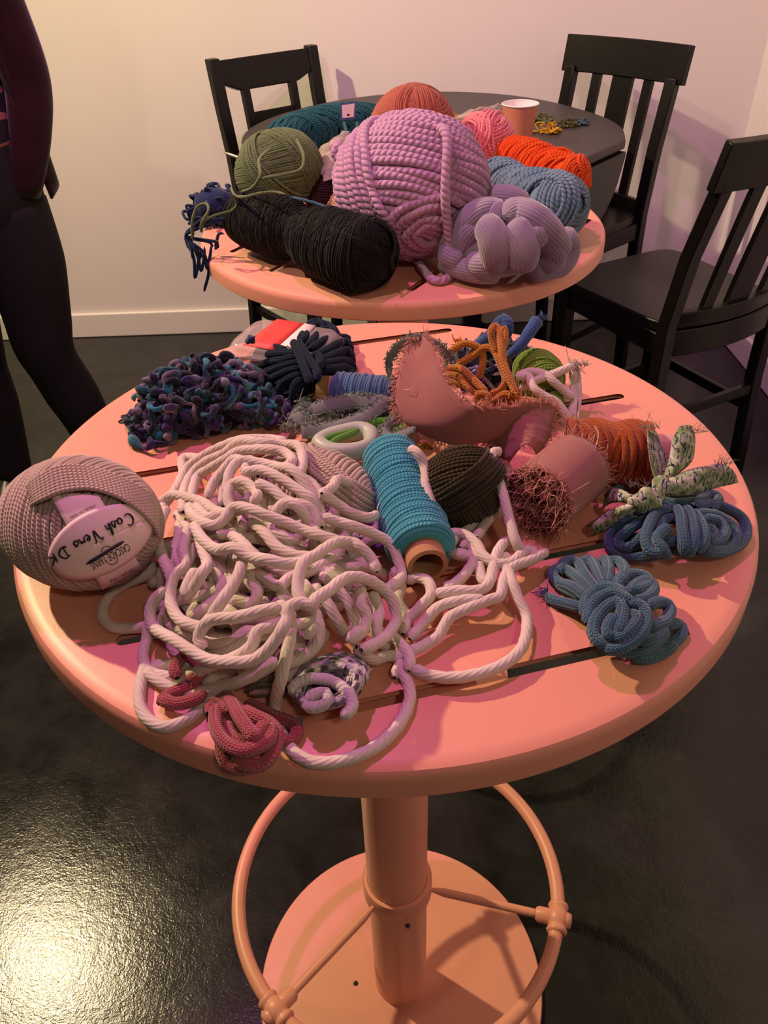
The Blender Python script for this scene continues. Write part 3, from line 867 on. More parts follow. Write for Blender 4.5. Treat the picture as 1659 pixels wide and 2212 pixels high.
def skein(acc, p0, p1, prof, yr, seed=0, tilt=0.5, sides=6, seg=40, sp=0.8, lobes=0, amp=0, pitch=0.02, flat=1.0, layers=1, col=None, ends=True, tw=0.0):
    """long hank: tilted wraps around the axis p0-p1; prof(t) = radius along it"""
    g = rng(seed)
    p0 = np.asarray(p0, float); p1 = np.asarray(p1, float)
    L = np.linalg.norm(p1 - p0); M = frame_x(p1 - p0)
    # core
    ts = np.linspace(0.0, 1.0, 24); th = np.linspace(0, 2 * math.pi, 20, endpoint=False)
    V = np.array([[[t * L, (prof(t) - yr * 1.4) * math.cos(q), (prof(t) - yr * 1.4) * flat * math.sin(q)] for q in th] for t in ts]).reshape(-1, 3)
    i = np.arange(23)[:, None]; j = np.arange(20)[None, :]; j2 = (j + 1) % 20
    F = np.stack([i * 20 + j, i * 20 + j2, (i + 1) * 20 + j2, (i + 1) * 20 + j], -1).reshape(-1, 4)
    acc.add(V @ M.T + p0, F, None, None if col is None else (col if isinstance(col, tuple) else col(0)))
    for ly in range(layers):
        n = int(L / (2 * yr * sp))
        sg = 1 if ly % 2 == 0 else -1
        for k in range(n):
            t = (k + 0.5) / n
            q = np.linspace(0, 2 * math.pi, seg, endpoint=False)
            tl = sg * tilt * (1 + 0.25 * g.normal()) + tw * (t - 0.5)
            r0 = prof(t)
            x = t * L + tl * r0 * np.cos(q + g.normal(0, 0.15)) + yr * 0.7 * np.sin(2 * q + g.uniform(0, 6.3))
            tt = np.clip(x / L, 0, 1)
            rr = np.array([prof(v) for v in tt]) + ly * yr * 0.9 + yr * 0.6 * np.sin(3 * q + g.uniform(0, 6.3)) * g.uniform(0, 1) - yr
            over = np.where(x < 0, -x, np.where(x > L, x - L, 0.0)); rr = rr * np.sqrt(np.clip(1 - (over / (r0 * 0.8)) ** 2, 0.05, 1))
            P = np.stack([x, rr * np.cos(q), rr * flat * np.sin(q)], 1) @ M.T + p0
            tube(acc, P, yr, sides, lobes=lobes, amp=amp, pitch=pitch, closed=True, smooth=False, col=None if col is None else (col if isinstance(col, tuple) else col(g.uniform(0, 1))))


def cords(acc, traces, r, h, s=1.0, ox=0.0, oy=0.0, sides=10, step=0.003, lobes=0, amp=0.0, pitch=0.03, lift=0.0, col=None, jit=0.0, seed=0, blunt=True):
    """traces: lists of (x, y[, dh]); later ones lie a little higher"""
    g = rng(seed)
    for k, tr in enumerate(traces):
        hh = (lambda x, y, k=k: max(r, (h(x, y) if callable(h) else h) + lift * k))
        P = trace(tr, hh, s, ox, oy)
        if jit:
            P = P + g.normal(0, jit, P.shape)
        P[:, 2] = np.maximum(P[:, 2], HT + r)
        cc = col(g) if callable(col) else col
        tube(acc, P, r, sides, step, lobes, amp, pitch, cc, blunt=blunt)


def mound(cx, cy, rx, ry, hmax, base=0.0, pw=2.0):
    """smooth pile height over a pixel ellipse"""
    def f(x, y):
        q = ((x - cx) / rx) ** 2 + ((y - cy) / ry) ** 2
        return base + hmax * max(0.0, 1 - q ** (pw / 2)) if q < 1 else base
    return f


def curls(acc, n, c, M, ext, r, seed, curl=0.02, length=0.12, sides=7, col=None, step=0.004, vary=0.0, hfun=None, zmin=None, lobes=0, amp=0, pitch=0.02):
    """loose tangled strands inside a flattened dome"""
    g = rng(seed)
    zmin = HT + r if zmin is None else zmin
    for k in range(n):
        a_, b_ = g.uniform(0, 2 * math.pi), math.sqrt(g.uniform(0, 1)) * 0.86
        x, y = math.cos(a_) * b_, math.sin(a_) * b_
        top = math.sqrt(max(0.0, 1 - b_ * b_)); z = top * (g.uniform(0.55, 1.0) if g.uniform() < 0.75 else g.uniform(0.1, 0.6))
        p = np.array([x * ext[0], y * ext[1], z * ext[2]])
        d = g.normal(size=3); d[2] *= 0.5; d /= np.linalg.norm(d)
        pts = [p]; m = max(4, int(length / curl * 1.6))
        for i in range(m):
            d = d + g.normal(0, 0.75, 3) * np.array([1, 1, 0.7]); 
            q = p / np.array(ext)
            if np.linalg.norm(q) > 0.9:
                d = d - q * 1.4
            if p[2] < 0.15 * ext[2]:
                d[2] += 0.5
            d /= np.linalg.norm(d)
            p = p + d * curl * 0.62
            p[2] = max(0.0, p[2])
            pts.append(p)
        P = np.array(pts) @ np.asarray(M).T + np.asarray(c)
        P[:, 2] = np.maximum(P[:, 2], zmin)
        rr = r
        if vary:
            f1, f2 = g.uniform(3, 9), g.uniform(0, 6.3)
            rr = lambda t, f1=f1, f2=f2: r * (1 + vary * math.sin(f1 * t * 6.28 + f2) + vary * 0.5 * math.sin(f1 * 2.7 * t * 6.28))
        tube(acc, P, rr, sides, step, lobes, amp, pitch, (col(g) if callable(col) else col))


def fringe(acc, edge, outdir, n, ln, r, seed, spread=0.5, col=None, sag=0.3):
    """frayed threads sticking out of an edge polyline"""
    g = rng(seed)
    E_ = catmull(np.asarray(edge, float), 0.003)
    O_ = np.asarray(outdir, float)
    for k in range(n):
        i = g.integers(0, len(E_)); b = E_[i]
        o = O_ if O_.ndim == 1 else O_[min(len(O_) - 1, int(i / len(E_) * len(O_)))]
        d = o + g.normal(0, spread, 3); d /= np.linalg.norm(d)
        l_ = ln * g.uniform(0.5, 1.3)
        mid = b + d * l_ * 0.5 + g.normal(0, l_ * 0.12, 3)
        end = mid + (d + g.normal(0, spread * 1.1, 3) + np.array([0, 0, -sag])) * l_ * 0.5
        P = np.array([b - d * l_ * 0.1, b, mid, end]); P[:, 2] = np.maximum(P[:, 2], HT + r)
        tube(acc, P, r, 4, ln / 4, col=col)


# ------------------------------------------------------------------ yarn materials
M_ROPE = mat_yarn('cream_cotton_rope', (0.64, 0.545, 0.475), (0.70, 0.61, 0.54), 'ply', fu=1.6, nv=8, strength=0.6, dist=0.0004, sheen=0.15, patch=40)
M_BEIGE = mat_yarn('beige_wool', (0.47, 0.35, 0.30), (0.53, 0.41, 0.34), 'ply', fu=3.4, nv=2, strength=0.8, dist=0.0008)
M_TURQ = mat_yarn('turquoise_cord', (0.055, 0.33, 0.44), (0.075, 0.38, 0.47), 'ply', fu=4.0, nv=2, strength=0.7, dist=0.0008, patch=30)
M_BLUESP = mat_yarn('denim_blue_cord', (0.055, 0.12, 0.25), (0.075, 0.165, 0.31), 'ply', fu=4.0, nv=2, strength=0.7, dist=0.0008, patch=50)
M_KNITBLUE = mat_yarn('blue_knit_cord', (0.045, 0.12, 0.19), (0.075, 0.18, 0.245), 'knit', fu=4.4, nv=7, strength=0.9, dist=0.0010, patch=22)
M_RASP = mat_yarn('raspberry_knit_cord', (0.36, 0.06, 0.09), (0.44, 0.09, 0.11), 'knit', fu=4.6, nv=8, strength=0.9, dist=0.0009, patch=18)
M_MUST = mat_yarn('mustard_knit_cord', (0.56, 0.21, 0.02), (0.42, 0.12, 0.025), 'knit', fu=3.4, nv=5, strength=0.9, dist=0.001, patch=26)
M_NAVY = mat_yarn('navy_knit_cord', (0.005, 0.014, 0.030), (0.008, 0.021, 0.042), 'knit', fu=3.0, nv=5, strength=0.9, dist=0.0012, sheen=0.04)
M_OLIVE = mat_yarn('dark_olive_wool', (0.030, 0.024, 0.010), (0.055, 0.043, 0.016), 'ply', fu=3.0, nv=2, strength=0.7, dist=0.0008, sheen=0.25, patch=30)
M_RUST = mat_yarn('rust_rope', (0.34, 0.075, 0.018), (0.27, 0.055, 0.020), 'ply', fu=2.0, nv=6, strength=0.5, dist=0.0008, patch=30)
M_LIME = mat_yarn('lime_green_wool', (0.16, 0.27, 0.035), (0.21, 0.33, 0.06), 'ply', fu=3.5, nv=2, strength=0.7, dist=0.0008)
M_ART = mat_yarn('art_yarn', (1, 1, 1), (0.75, 0.75, 0.8), 'wool', strength=0.9, dist=0.0015, vcol=True, sheen=0.3, fuzz=600, patch=60)
M_MULTI = mat_yarn('mixed_scrap_yarn', (1, 1, 1), (0.8, 0.8, 0.8), 'ply', fu=3.0, nv=2, strength=0.6, dist=0.0008, vcol=True, patch=50)
M_ROPET = mat_plain('cream_thread', (0.66, 0.575, 0.50), 0.9)
M_BLUET = mat_plain('blue_thread', (0.05, 0.13, 0.20), 0.9)
M_MUSTT = mat_plain('mustard_thread', (0.56, 0.22, 0.03), 0.9)
M_CARDB = mat_plain('kraft_cardboard', (0.42, 0.22, 0.10), 0.8, noise=0.12, nscale=60)
M_PAPER = mat_plain('label_paper', (0.84, 0.63, 0.62), 0.6)
M_INK = mat_plain('black_ink', (0.010, 0.009, 0.009), 0.6)


# ------------------------------------------------------------------ front table: big cream rope tangle
S6 = dict(s=2.676, ox=280, oy=900)
S7 = dict(s=2.765, ox=740, oy=900)
_m1 = mound(585, 1225, 320, 300, 0.056, 0.004, 2.4)
_m2 = mound(600, 1040, 210, 170, 0.066, 0.004, 2.6)
hm_main = lambda x, y: max(_m1(x, y), _m2(x, y))
RR = 0.0038
rope6 = [
    # lower strands first
    [(290, 560), (280, 680), (260, 800), (310, 880), (300, 960)],
    [(540, 520), (540, 420), (560, 330), (590, 250), (640, 230), (700, 245), (740, 330)],
    [(430, 1180), (520, 1150), (640, 1160), (780, 1130), (900, 1100)],
    [(500, 560), (560, 640), (640, 690), (760, 700), (860, 740), (960, 790)],
    [(1100, 900), (1200, 1000), (1270, 1100), (1300, 1180), (1290, 1270)],
    [(1060, 960), (1150, 1090), (1220, 1200), (1290, 1290)],
    [(1150, 860), (1280, 950), (1370, 1060), (1420, 1150), (1430, 1260), (1500, 1350)],
    [(620, 880), (560, 1000), (480, 1090), (390, 1150), (350, 1130), (400, 1080)],
    [(740, 860), (690, 940), (740, 1010), (700, 1060), (600, 1060), (560, 1100), (620, 1170)],
    [(870, 990), (900, 1050), (960, 1060), (1030, 1010), (990, 940)],
    [(1000, 700), (940, 720), (860, 690), (800, 600), (760, 520), (720, 430)],
    [(200, 1100), (240, 1200), (330, 1260), (480, 1310), (640, 1290), (800, 1250), (950, 1230)],
    [(560, 1330), (680, 1240), (760, 1270), (860, 1230), (1000, 1190), (1090, 1200), (1080, 1300), (980, 1390), (860, 1430)],
    [(160, 700), (200, 800), (260, 860), (330, 830), (380, 760), (470, 740)],
    [(1090, 700), (1180, 640), (1240, 700), (1200, 780), (1120, 850), (1000, 900), (900, 900), (760, 860)],
    [(640, 480), (700, 560), (800, 620), (920, 640), (1060, 600)],
    [(900, 1000), (820, 960), (740, 900), (680, 830), (600, 800)],
    [(270, 560), (340, 640), (430, 680), (560, 700), (640, 660), (650, 580), (600, 540)],
    [(160, 1290), (180, 1180), (250, 1090), (330, 1050), (420, 1030), (520, 990), (560, 900)],
    [(120, 1440), (260, 1440), (400, 1400), (560, 1360), (700, 1300), (780, 1230)],
    [(1280, 1000), (1200, 940), (1120, 880), (1030, 880), (930, 930), (850, 1010)],
    [(1000, 1270), (1060, 1230), (1080, 1150), (1030, 1110)],
    # middle
    [(165, 620), (200, 520), (270, 420), (330, 320), (430, 230), (540, 170), (650, 140), (800, 120), (900, 140)],
    [(310, 560), (310, 450), (360, 350), (440, 260), (540, 200), (640, 165), (760, 160), (880, 150), (970, 180), (1000, 230), (985, 300), (940, 340)],
    [(350, 480), (390, 370), (450, 300), (560, 240), (640, 195), (800, 185), (900, 200), (940, 260), (890, 310)],
    [(450, 480), (480, 380), (540, 300), (600, 250), (660, 255), (670, 310)],
    [(310, 330), (305, 270), (340, 240), (410, 235)],
    [(700, 520), (740, 480), (725, 405), (660, 370), (590, 390), (570, 470), (600, 540), (680, 520)],
    [(560, 450), (580, 350), (640, 280), (740, 260), (850, 280), (950, 340), (1050, 430), (1100, 540), (1110, 640)],
    [(650, 330), (760, 320), (870, 360), (980, 420), (1060, 490), (1090, 580)],
    [(730, 400), (820, 420), (900, 470), (1000, 500), (1060, 560), (1090, 640)],
    [(830, 560), (870, 510), (920, 500), (980, 540), (1050, 620), (1080, 680)],
    [(960, 350), (1040, 370), (1090, 440), (1110, 520)],
    [(220, 540), (180, 620), (165, 720), (190, 820), (230, 900), (250, 960)],
    [(390, 640), (420, 760), (450, 850), (430, 930), (360, 1000), (325, 1040), (350, 960), (390, 880)],
    [(500, 690), (570, 660), (640, 720), (700, 790), (780, 830)],
    [(700, 590), (780, 680), (850, 750), (950, 790), (1060, 810)],
    [(110, 1180), (100, 1300), (80, 1380), (100, 1460), (200, 1500), (330, 1500), (480, 1450), (600, 1400), (700, 1340), (740, 1240), (830, 1190), (960, 1130)],
    [(90, 1470), (180, 1540), (330, 1590), (500, 1560), (640, 1530), (760, 1470), (860, 1400)],
    [(440, 1340), (400, 1290), (430, 1210), (500, 1180), (620, 1170), (760, 1140), (880, 1110)],
    [(1340, 980), (1330, 1080), (1370, 1160), (1340, 1240), (1280, 1290), (1340, 1230)],
    [(1400, 1000), (1440, 1100), (1430, 1200), (1420, 1290)],
    [(1310, 1340), (1400, 1390), (1500, 1400), (1600, 1400)],
    [(1545, 1270), (1570, 1400), (1530, 1510)],
    [(340, 640), (310, 760), (320, 850), (260, 930), (235, 1050), (270, 1150), (340, 1200), (430, 1180), (520, 1090), (590, 980), (640, 880), (660, 790)],
    # top
    [(175, 490), (250, 462), (350, 465), (430, 490), (500, 540), (600, 560)],
    [(370, 630), (420, 700), (500, 750), (600, 770), (700, 800), (800, 840), (900, 850), (1030, 830)],
    [(340, 510), (360, 570), (420, 620), (500, 625), (560, 590), (610, 545), (690, 530), (780, 555), (900, 600), (1000, 640), (1100, 680), (1200, 710), (1300, 740), (1360, 800)],
    [(1000, 1060), (970, 980), (1000, 880), (1080, 810), (1180, 740), (1270, 730), (1330, 770), (1400, 830), (1430, 900)],
    [(210, 980), (130, 1080), (120, 1180), (160, 1230), (250, 1280), (350, 1350), (450, 1400), (600, 1430), (720, 1390), (820, 1320), (890, 1240), (910, 1170), (930, 1110), (1000, 1090), (1040, 1110), (1080, 1060), (1150, 990), (1250, 930), (1350, 930), (1450, 970), (1520, 1060), (1540, 1160), (1500, 1230), (1430, 1310), (1340, 1350)],
    [(1110, 440), (1170, 400), (1200, 360), (1260, 380), (1350, 395)],
    [(1110, 440), (1200, 500), (1280, 560), (1380, 590), (1430, 570)],
    [(1110, 570), (1200, 600), (1300, 640), (1420, 680), (1510, 740), (1560, 830), (1570, 900), (1530, 970), (1490, 1000)],
    [(380, 530), (450, 590), (520, 570)],
]
rope7 = [
    [(850, 620), (760, 670), (680, 720), (640, 790), (700, 830), (800, 830)],
    [(700, 780), (770, 760), (780, 860), (740, 930), (680, 990), (600, 1030)],
    [(780, 720), (850, 640), (950, 560)],
    [(810, 870), (830, 960), (860, 1010)],
    [(660, 810), (760, 830), (880, 860), (1000, 830)],
    [(400, 1330), (480, 1240), (570, 1140), (700, 1100), (850, 1090)],
    [(980, 290), (985, 440), (940, 540), (860, 630), (800, 720)],
    [(550, 1060), (680, 1040), (800, 1040), (870, 1000), (900, 900), (920, 820), (970, 750), (1040, 750)],
    [(600, 745), (640, 700), (720, 700), (800, 760), (840, 830), (920, 880), (1010, 870), (1080, 810), (1130, 800), (1150, 850)],
    [(930, 860, -0.002), (985, 920, 0), (1012, 990, 0.002), (1050, 1090), (1100, 1200), (1090, 1330), (1040, 1420), (940, 1490), (800, 1540), (640, 1560), (500, 1540), (420, 1500)],
    [(1220, 805), (1120, 860), (1010, 900), (960, 980), (940, 1070), (860, 1100), (740, 1150), (640, 1200), (570, 1310), (480, 1370), (390, 1410)],
    [(380, 990), (440, 960), (510, 985), (530, 1060), (480, 1120), (400, 1200), (330, 1230)],
    [(395, 190, 0.05), (450, 220, 0.05), (490, 300, 0.042), (500, 420, 0.036), (530, 520, 0.026), (550, 600, 0.012)],
    [(935, 205, 0.045), (890, 230, 0.05), (920, 340, 0.04), (960, 470, 0.03), (990, 590, 0.018), (1020, 700, 0.01), (1045, 770, 0.004), (1080, 815, -0.002), (1060, 860, -0.004)],
    [(300, 900), (350, 1000), (330, 1100), (380, 1200), (360, 1300)],
    [(260, 1300), (330, 1340), (400, 1440), (390, 1520)],
]
ropefull = [
    [(505, 1487), (455, 1512), (415, 1547), (365, 1570), (325, 1558), (303, 1525), (304, 1480), (315, 1430)],
    [(600, 1300, 0.02), (627, 1340, 0.02), (622, 1400, 0.022), (607, 1465, 0.02), (595, 1520, 0.006), (600, 1570), (625, 1615), (670, 1645), (730, 1645), (800, 1620), (850, 1580), (880, 1530), (885, 1490), (870, 1450), (855, 1410)],
    [(335, 1215), (320, 1240), (270, 1262), (235, 1290), (222, 1330), (245, 1355), (290, 1357), (335, 1350)],
]
RO = thing('cotton_rope', tuple(PX(600, 1250, 0)), 'big tangled heap of thick cream cotton rope in the middle of the near table', 'rope')
a = Acc()
KW = dict(sides=14, step=0.0024, lobes=3, amp=0.10, pitch=0.034)
g0 = rng(5)
for k, tr in enumerate(rope6):
    lay = -0.012 if k < 22 else (0.0 if k < 45 else 0.007)
    hh = lambda x, y, lay=lay, k=k: max(RR, hm_main(x, y) + lay)
    P = trace(tr, hh, **S6)
    P[:, 2] += g0.normal(0, 0.0016, len(P)); P[:, 2] = np.maximum(P[:, 2], HT + RR)
    tube(a, P, RR, blunt=True, **KW)
hm_r = mound(1010, 1210, 190, 170, 0.014, 0.0048, 2)
for k, tr in enumerate(rope7):
    hh = lambda x, y, k=k: max(RR, max(hm_r(x, y) + (0.0 if k < 5 else 0.004), (hm_main(x, y) - 0.004) if x < 900 else 0))
    P = trace(tr, hh, **S7); P[:, 2] = np.maximum(P[:, 2], HT + RR)
    tube(a, P, RR, blunt=True, **KW)
for tr in ropefull:
    P = trace(tr, lambda x, y: max(RR, hm_main(x, y) * 0.5)); P[:, 2] = np.maximum(P[:, 2], HT + RR)
    tube(a, P, RR, blunt=True, **KW)
a.build('rope_strands', M_ROPE, RO)
a = Acc()
c6 = PX(575, 1225, 0)
curls(a, 46, c6, np.eye(3), (0.082, 0.085, 0.034), RR, 11, curl=0.03, length=0.26, sides=10, lobes=3, amp=0.1, pitch=0.034, step=0.004)
c6b = PX(520, 1400, 0)
curls(a, 12, c6b, np.eye(3), (0.055, 0.03, 0.02), RR, 12, curl=0.03, length=0.2, sides=10, lobes=3, amp=0.1, pitch=0.034, step=0.004)
a.build('inner_rope_strands', M_ROPE, RO)
a = Acc(); e = PX(280 + 1430 / 2.676, 900 + 575 / 2.676, 0.03)
fringe(a, [e, e + np.array([0.004, 0, 0])], (1, 0.15, -0.1), 26, 0.016, 0.0005, 3, 0.35); a.build('frayed_end', M_ROPET, RO)['kind'] = 'stuff'

# ------------------------------------------------------------------ beige labelled ball
CB = PX(176, 1128, 0.046)
MB_ = rotz(math.radians(-24)) @ frame_x((1, 0, 0))
a = Acc()
BR = (0.0600, 0.0505, 0.0455)
wound(a, CB, MB_, BR, 0.0019, [((1, 0.15, 0.1), 0.12, 3.02, 0.0, 0.86)], 21, sides=6, seg=72, wob=0.010)
ballO = thing('yarn_ball', tuple(CB - np.array([0, 0, 0.046])), 'beige wool ball with a pink oval paper label beside the cream rope', 'yarn', 'yarn balls on the near table')
a.build('wound_yarn', M_BEIGE, ballO)


# ------------------------------------------------------------------ second beige skein behind the rope
a = Acc()
c2 = PX(672, 1052, 0.029)
wound(a, c2, rotz(math.radians(-28)), (0.052, 0.039, 0.028), 0.0022, [((1, 0.1, 0), 0.15, 3.0, 0.0, 0.88), ((0.5, 0.7, 0.5), 0.8, 1.3, 0.0024, 0.9)], 23, sides=6, seg=64)
o2 = thing('yarn_ball', tuple(c2 - np.array([0, 0, 0.026])), 'beige wool skein half buried under the back of the cream rope', 'yarn', 'yarn balls on the near table')
a.build('wound_yarn', M_BEIGE, o2)
a = Acc(); tube(a, trace([(735, 1000, 0.040), (760, 1010, 0.034), (778, 1040, 0.02), (790, 1080, 0.006)]), 0.0014, 6, 0.004)
a.build('teal_strand', M_TURQ, o2)

# ------------------------------------------------------------------ turquoise spool
M_TUBEIN = mat_plain('kraft_cardboard_inside', (0.30, 0.15, 0.07), 0.9)


def spool(label, p0, p1, rw, rt, mat, yr, seed, ext0, ext1, tubemat, kind='helix', group='cord spools on the near table', taper=0.0):
    p0 = np.asarray(p0, float); p1 = np.asarray(p1, float)
    t = thing('cord_spool', tuple((p0 + p1) / 2 - np.array([0, 0, rw])), label, 'spool', group)
    d = p1 - p0; L = np.linalg.norm(d); d /= L; M = frame_x(d)
    a = Acc()
    lathe(a, [(rt, -ext0), (rt, L + ext1), (rt - 0.0035, L + ext1), (rt - 0.0035, -ext0)], p0, frame_z(d), 32, closed=True); hard(a, 'cardboard_tube', tubemat, t)
    a = Acc(); g = rng(seed)
    prof = lambda x: rw * (1 - taper * x) * min(1.0, 0.82 + 6 * min(x, 1 - x) if min(x, 1 - x) < 0.03 else 1.0)
    if kind == 'helix':
        n = int(L / (2 * yr * 0.86)); per = 28
        th = np.linspace(0, 2 * math.pi * n, n * per)
        x = th / th[-1]
        rr = np.array([prof(v) for v in x]) - yr + 0.0004 * np.sin(th * 0.37)
        P = np.stack([x * L, rr * np.cos(th), rr * np.sin(th)], 1) @ M.T + p0
        lathe(a, [(rt, 0.001), (rw - 1.6 * yr, 0.001), ((rw * (1 - taper)) - 1.6 * yr, L - 0.001), (rt, L - 0.001)], p0, frame_z(d), 28)
        tube(a, P, yr, 6, smooth=False)
        for (x0, x1, q0) in ((0.12, 0.30, 0.4), (0.34, 0.52, 1.0), (0.60, 0.78, 0.2), (0.8, 0.97, 0.8)):
            th = np.linspace(q0, q0 + 2 * math.pi * 1.1, 50); xx = np.linspace(x0, x1, 50)
            P = np.stack([xx * L, (rw * (1 - taper * xx) - yr * 0.3) * np.cos(th), (rw * (1 - taper * xx) - yr * 0.3) * np.sin(th)], 1) @ M.T + p0
            tube(a, P, yr, 6, smooth=False)
    else:                                             # criss-cross winding
        lathe(a, [(rt, 0.001), (rw - 2.2 * yr, 0.002), ((rw * (1 - taper)) - 2.2 * yr, L - 0.002), (rt, L - 0.001)], p0, frame_z(d), 28)
        for ly in range(2):
            sg = 1 if ly == 0 else -1
            n = int(L / (2 * yr * 0.95))
            for k in range(-2, n + 2):
                th = np.linspace(0, math.pi * 2, 44, endpoint=False)
                x = (k + 0.5) / n + sg * 0.20 * np.cos(th + 0.6 * ly)
                x = np.clip(x, 0.02, 0.98)
                rr = rw * (1 - taper * x) - yr * (1.5 - 0.8 * ly) + yr * 0.5 * np.cos(th * 2 + k * 1.3 + ly)
                P = np.stack([x * L, rr * np.cos(th), rr * np.sin(th)], 1) @ M.T + p0
                tube(a, P, yr, 7, closed=True, smooth=False, lobes=3, amp=0.12, pitch=0.012)
    a.build('wound_cord', mat, t)
    return t


spool('turquoise cord wound on a cardboard tube beside the dark olive ball', PX(842, 985, 0.025), PX(915, 1197, 0.0235), 0.0245, 0.0145, M_TURQ, 0.0013, 31, 0.0, 0.013, M_CARDB)
spool('denim blue cord on a cardboard tube in front of the navy rope hank', PX(722, 850, 0.020), PX(850, 862, 0.020), 0.021, 0.0165, M_BLUESP, 0.0014, 32, 0.014, 0.0, M_CARDB)
spool('rust orange rope on a pale tube at the far side of the mauve fabric roll', PX(1228, 975, 0.026), PX(1395, 982, 0.025), 0.0265, 0.017, M_RUST, 0.0031, 33, 0.0, 0.018, mat_plain('pale_pink_tube', (0.62, 0.34, 0.28), 0.6), kind='cross')

# ------------------------------------------------------------------ dark olive ball
a = Acc(); co_ = PX(1000, 1052, 0.033)
wound(a, co_, rotz(0.3), (0.032, 0.032, 0.033), 0.0016, [((1, 0.2, 0.5), 0.2, 2.95, 0.0, 0.85), ((0.2, 1, 0.6), 0.9, 1.9, 0.0018, 0.85), ((-0.4, 0.5, 0.8), 1.1, 1.8, 0.0034, 0.9)], 41, sides=6, seg=52)
oo = thing('yarn_ball', tuple(co_ - np.array([0, 0, 0.033])), 'small dark olive brown wool ball between the turquoise spool and mauve fabric', 'yarn', 'yarn balls on the near table')
a.build('wound_yarn', M_OLIVE, oo)
a = Acc(); curls(a, 10, PX(970, 1115, 0), np.eye(3), (0.018, 0.014, 0.008), 0.0016, 42, curl=0.018, length=0.07, sides=6); a.build('loose_yarn', M_OLIVE, oo)

# ------------------------------------------------------------------ blue knit cord bundles
S8 = dict(s=2.968, ox=1100, oy=880)
CR = 0.0042
hb1 = mound(1462, 1128, 165, 105, 0.024, 0.004, 2.2)
b1 = [
    [(640, 470), (720, 410), (800, 395), (880, 430), (930, 480)],
    [(640, 500), (740, 450), (850, 445), (930, 500)],
    [(660, 545), (760, 490), (880, 480), (950, 540)],
    [(1000, 560), (1100, 560), (1200, 560), (1290, 600), (1340, 640)],
    [(700, 800), (840, 860), (980, 880), (1120, 880), (1280, 860), (1420, 820)],
    [(740, 860), (860, 900), (1000, 910), (1160, 920), (1300, 900), (1450, 850)],
    [(960, 600), (1080, 620), (1200, 610), (1320, 650)],
    [(1060, 640), (980, 670), (880, 690), (780, 700), (690, 760), (640, 840), (660, 910), (740, 955), (840, 960), (930, 950), (1000, 930)],
    [(960, 690), (850, 730), (760, 790), (700, 850), (720, 900), (790, 890), (860, 820), (920, 740)],
    [(1200, 640), (1300, 620), (1420, 660), (1500, 720), (1520, 800), (1490, 870), (1400, 920), (1300, 930), (1220, 900)],
    [(1200, 680), (1320, 690), (1430, 760), (1450, 840), (1400, 900), (1300, 910), (1220, 880)],
    [(1240, 710), (1340, 730), (1385, 800), (1340, 860), (1270, 870), (1310, 820), (1290, 780), (1250, 780)],
    [(1190, 640), (1250, 570), (1310, 560), (1340, 600), (1290, 650)],
    [(1100, 720), (1000, 720), (950, 800), (1000, 860), (1080, 840)],
    [(1040, 655), (950, 670), (895, 760), (875, 850), (900, 920), (960, 930), (1010, 880)],
    [(1030, 760), (975, 800), (945, 850), (980, 900), (1020, 980)],
    [(1060, 640), (1100, 690), (1110, 780), (1120, 880), (1115, 950)],
    [(1120, 640), (1170, 700), (1185, 800), (1170, 900), (1130, 960)],
    [(1180, 660), (1240, 760), (1250, 850), (1200, 930)],
]
o = thing('cord_bundle', tuple(PX(1460, 1150, 0)), 'blue knitted cord bundle tied with a green printed fabric strip', 'cord', 'blue knitted cord bundles')
a = Acc()
for k, tr in enumerate(b1):
    lay = -0.007 if k < 7 else (0.0 if k < 14 else 0.005)
    P = trace(tr, lambda x, y, lay=lay: max(CR, hb1(x, y) + lay), **S8); P[:, 2] = np.maximum(P[:, 2], HT + CR)
    tube(a, P, CR, 10, 0.0028, blunt=True)
a.build('cord_loops', M_KNITBLUE, o)

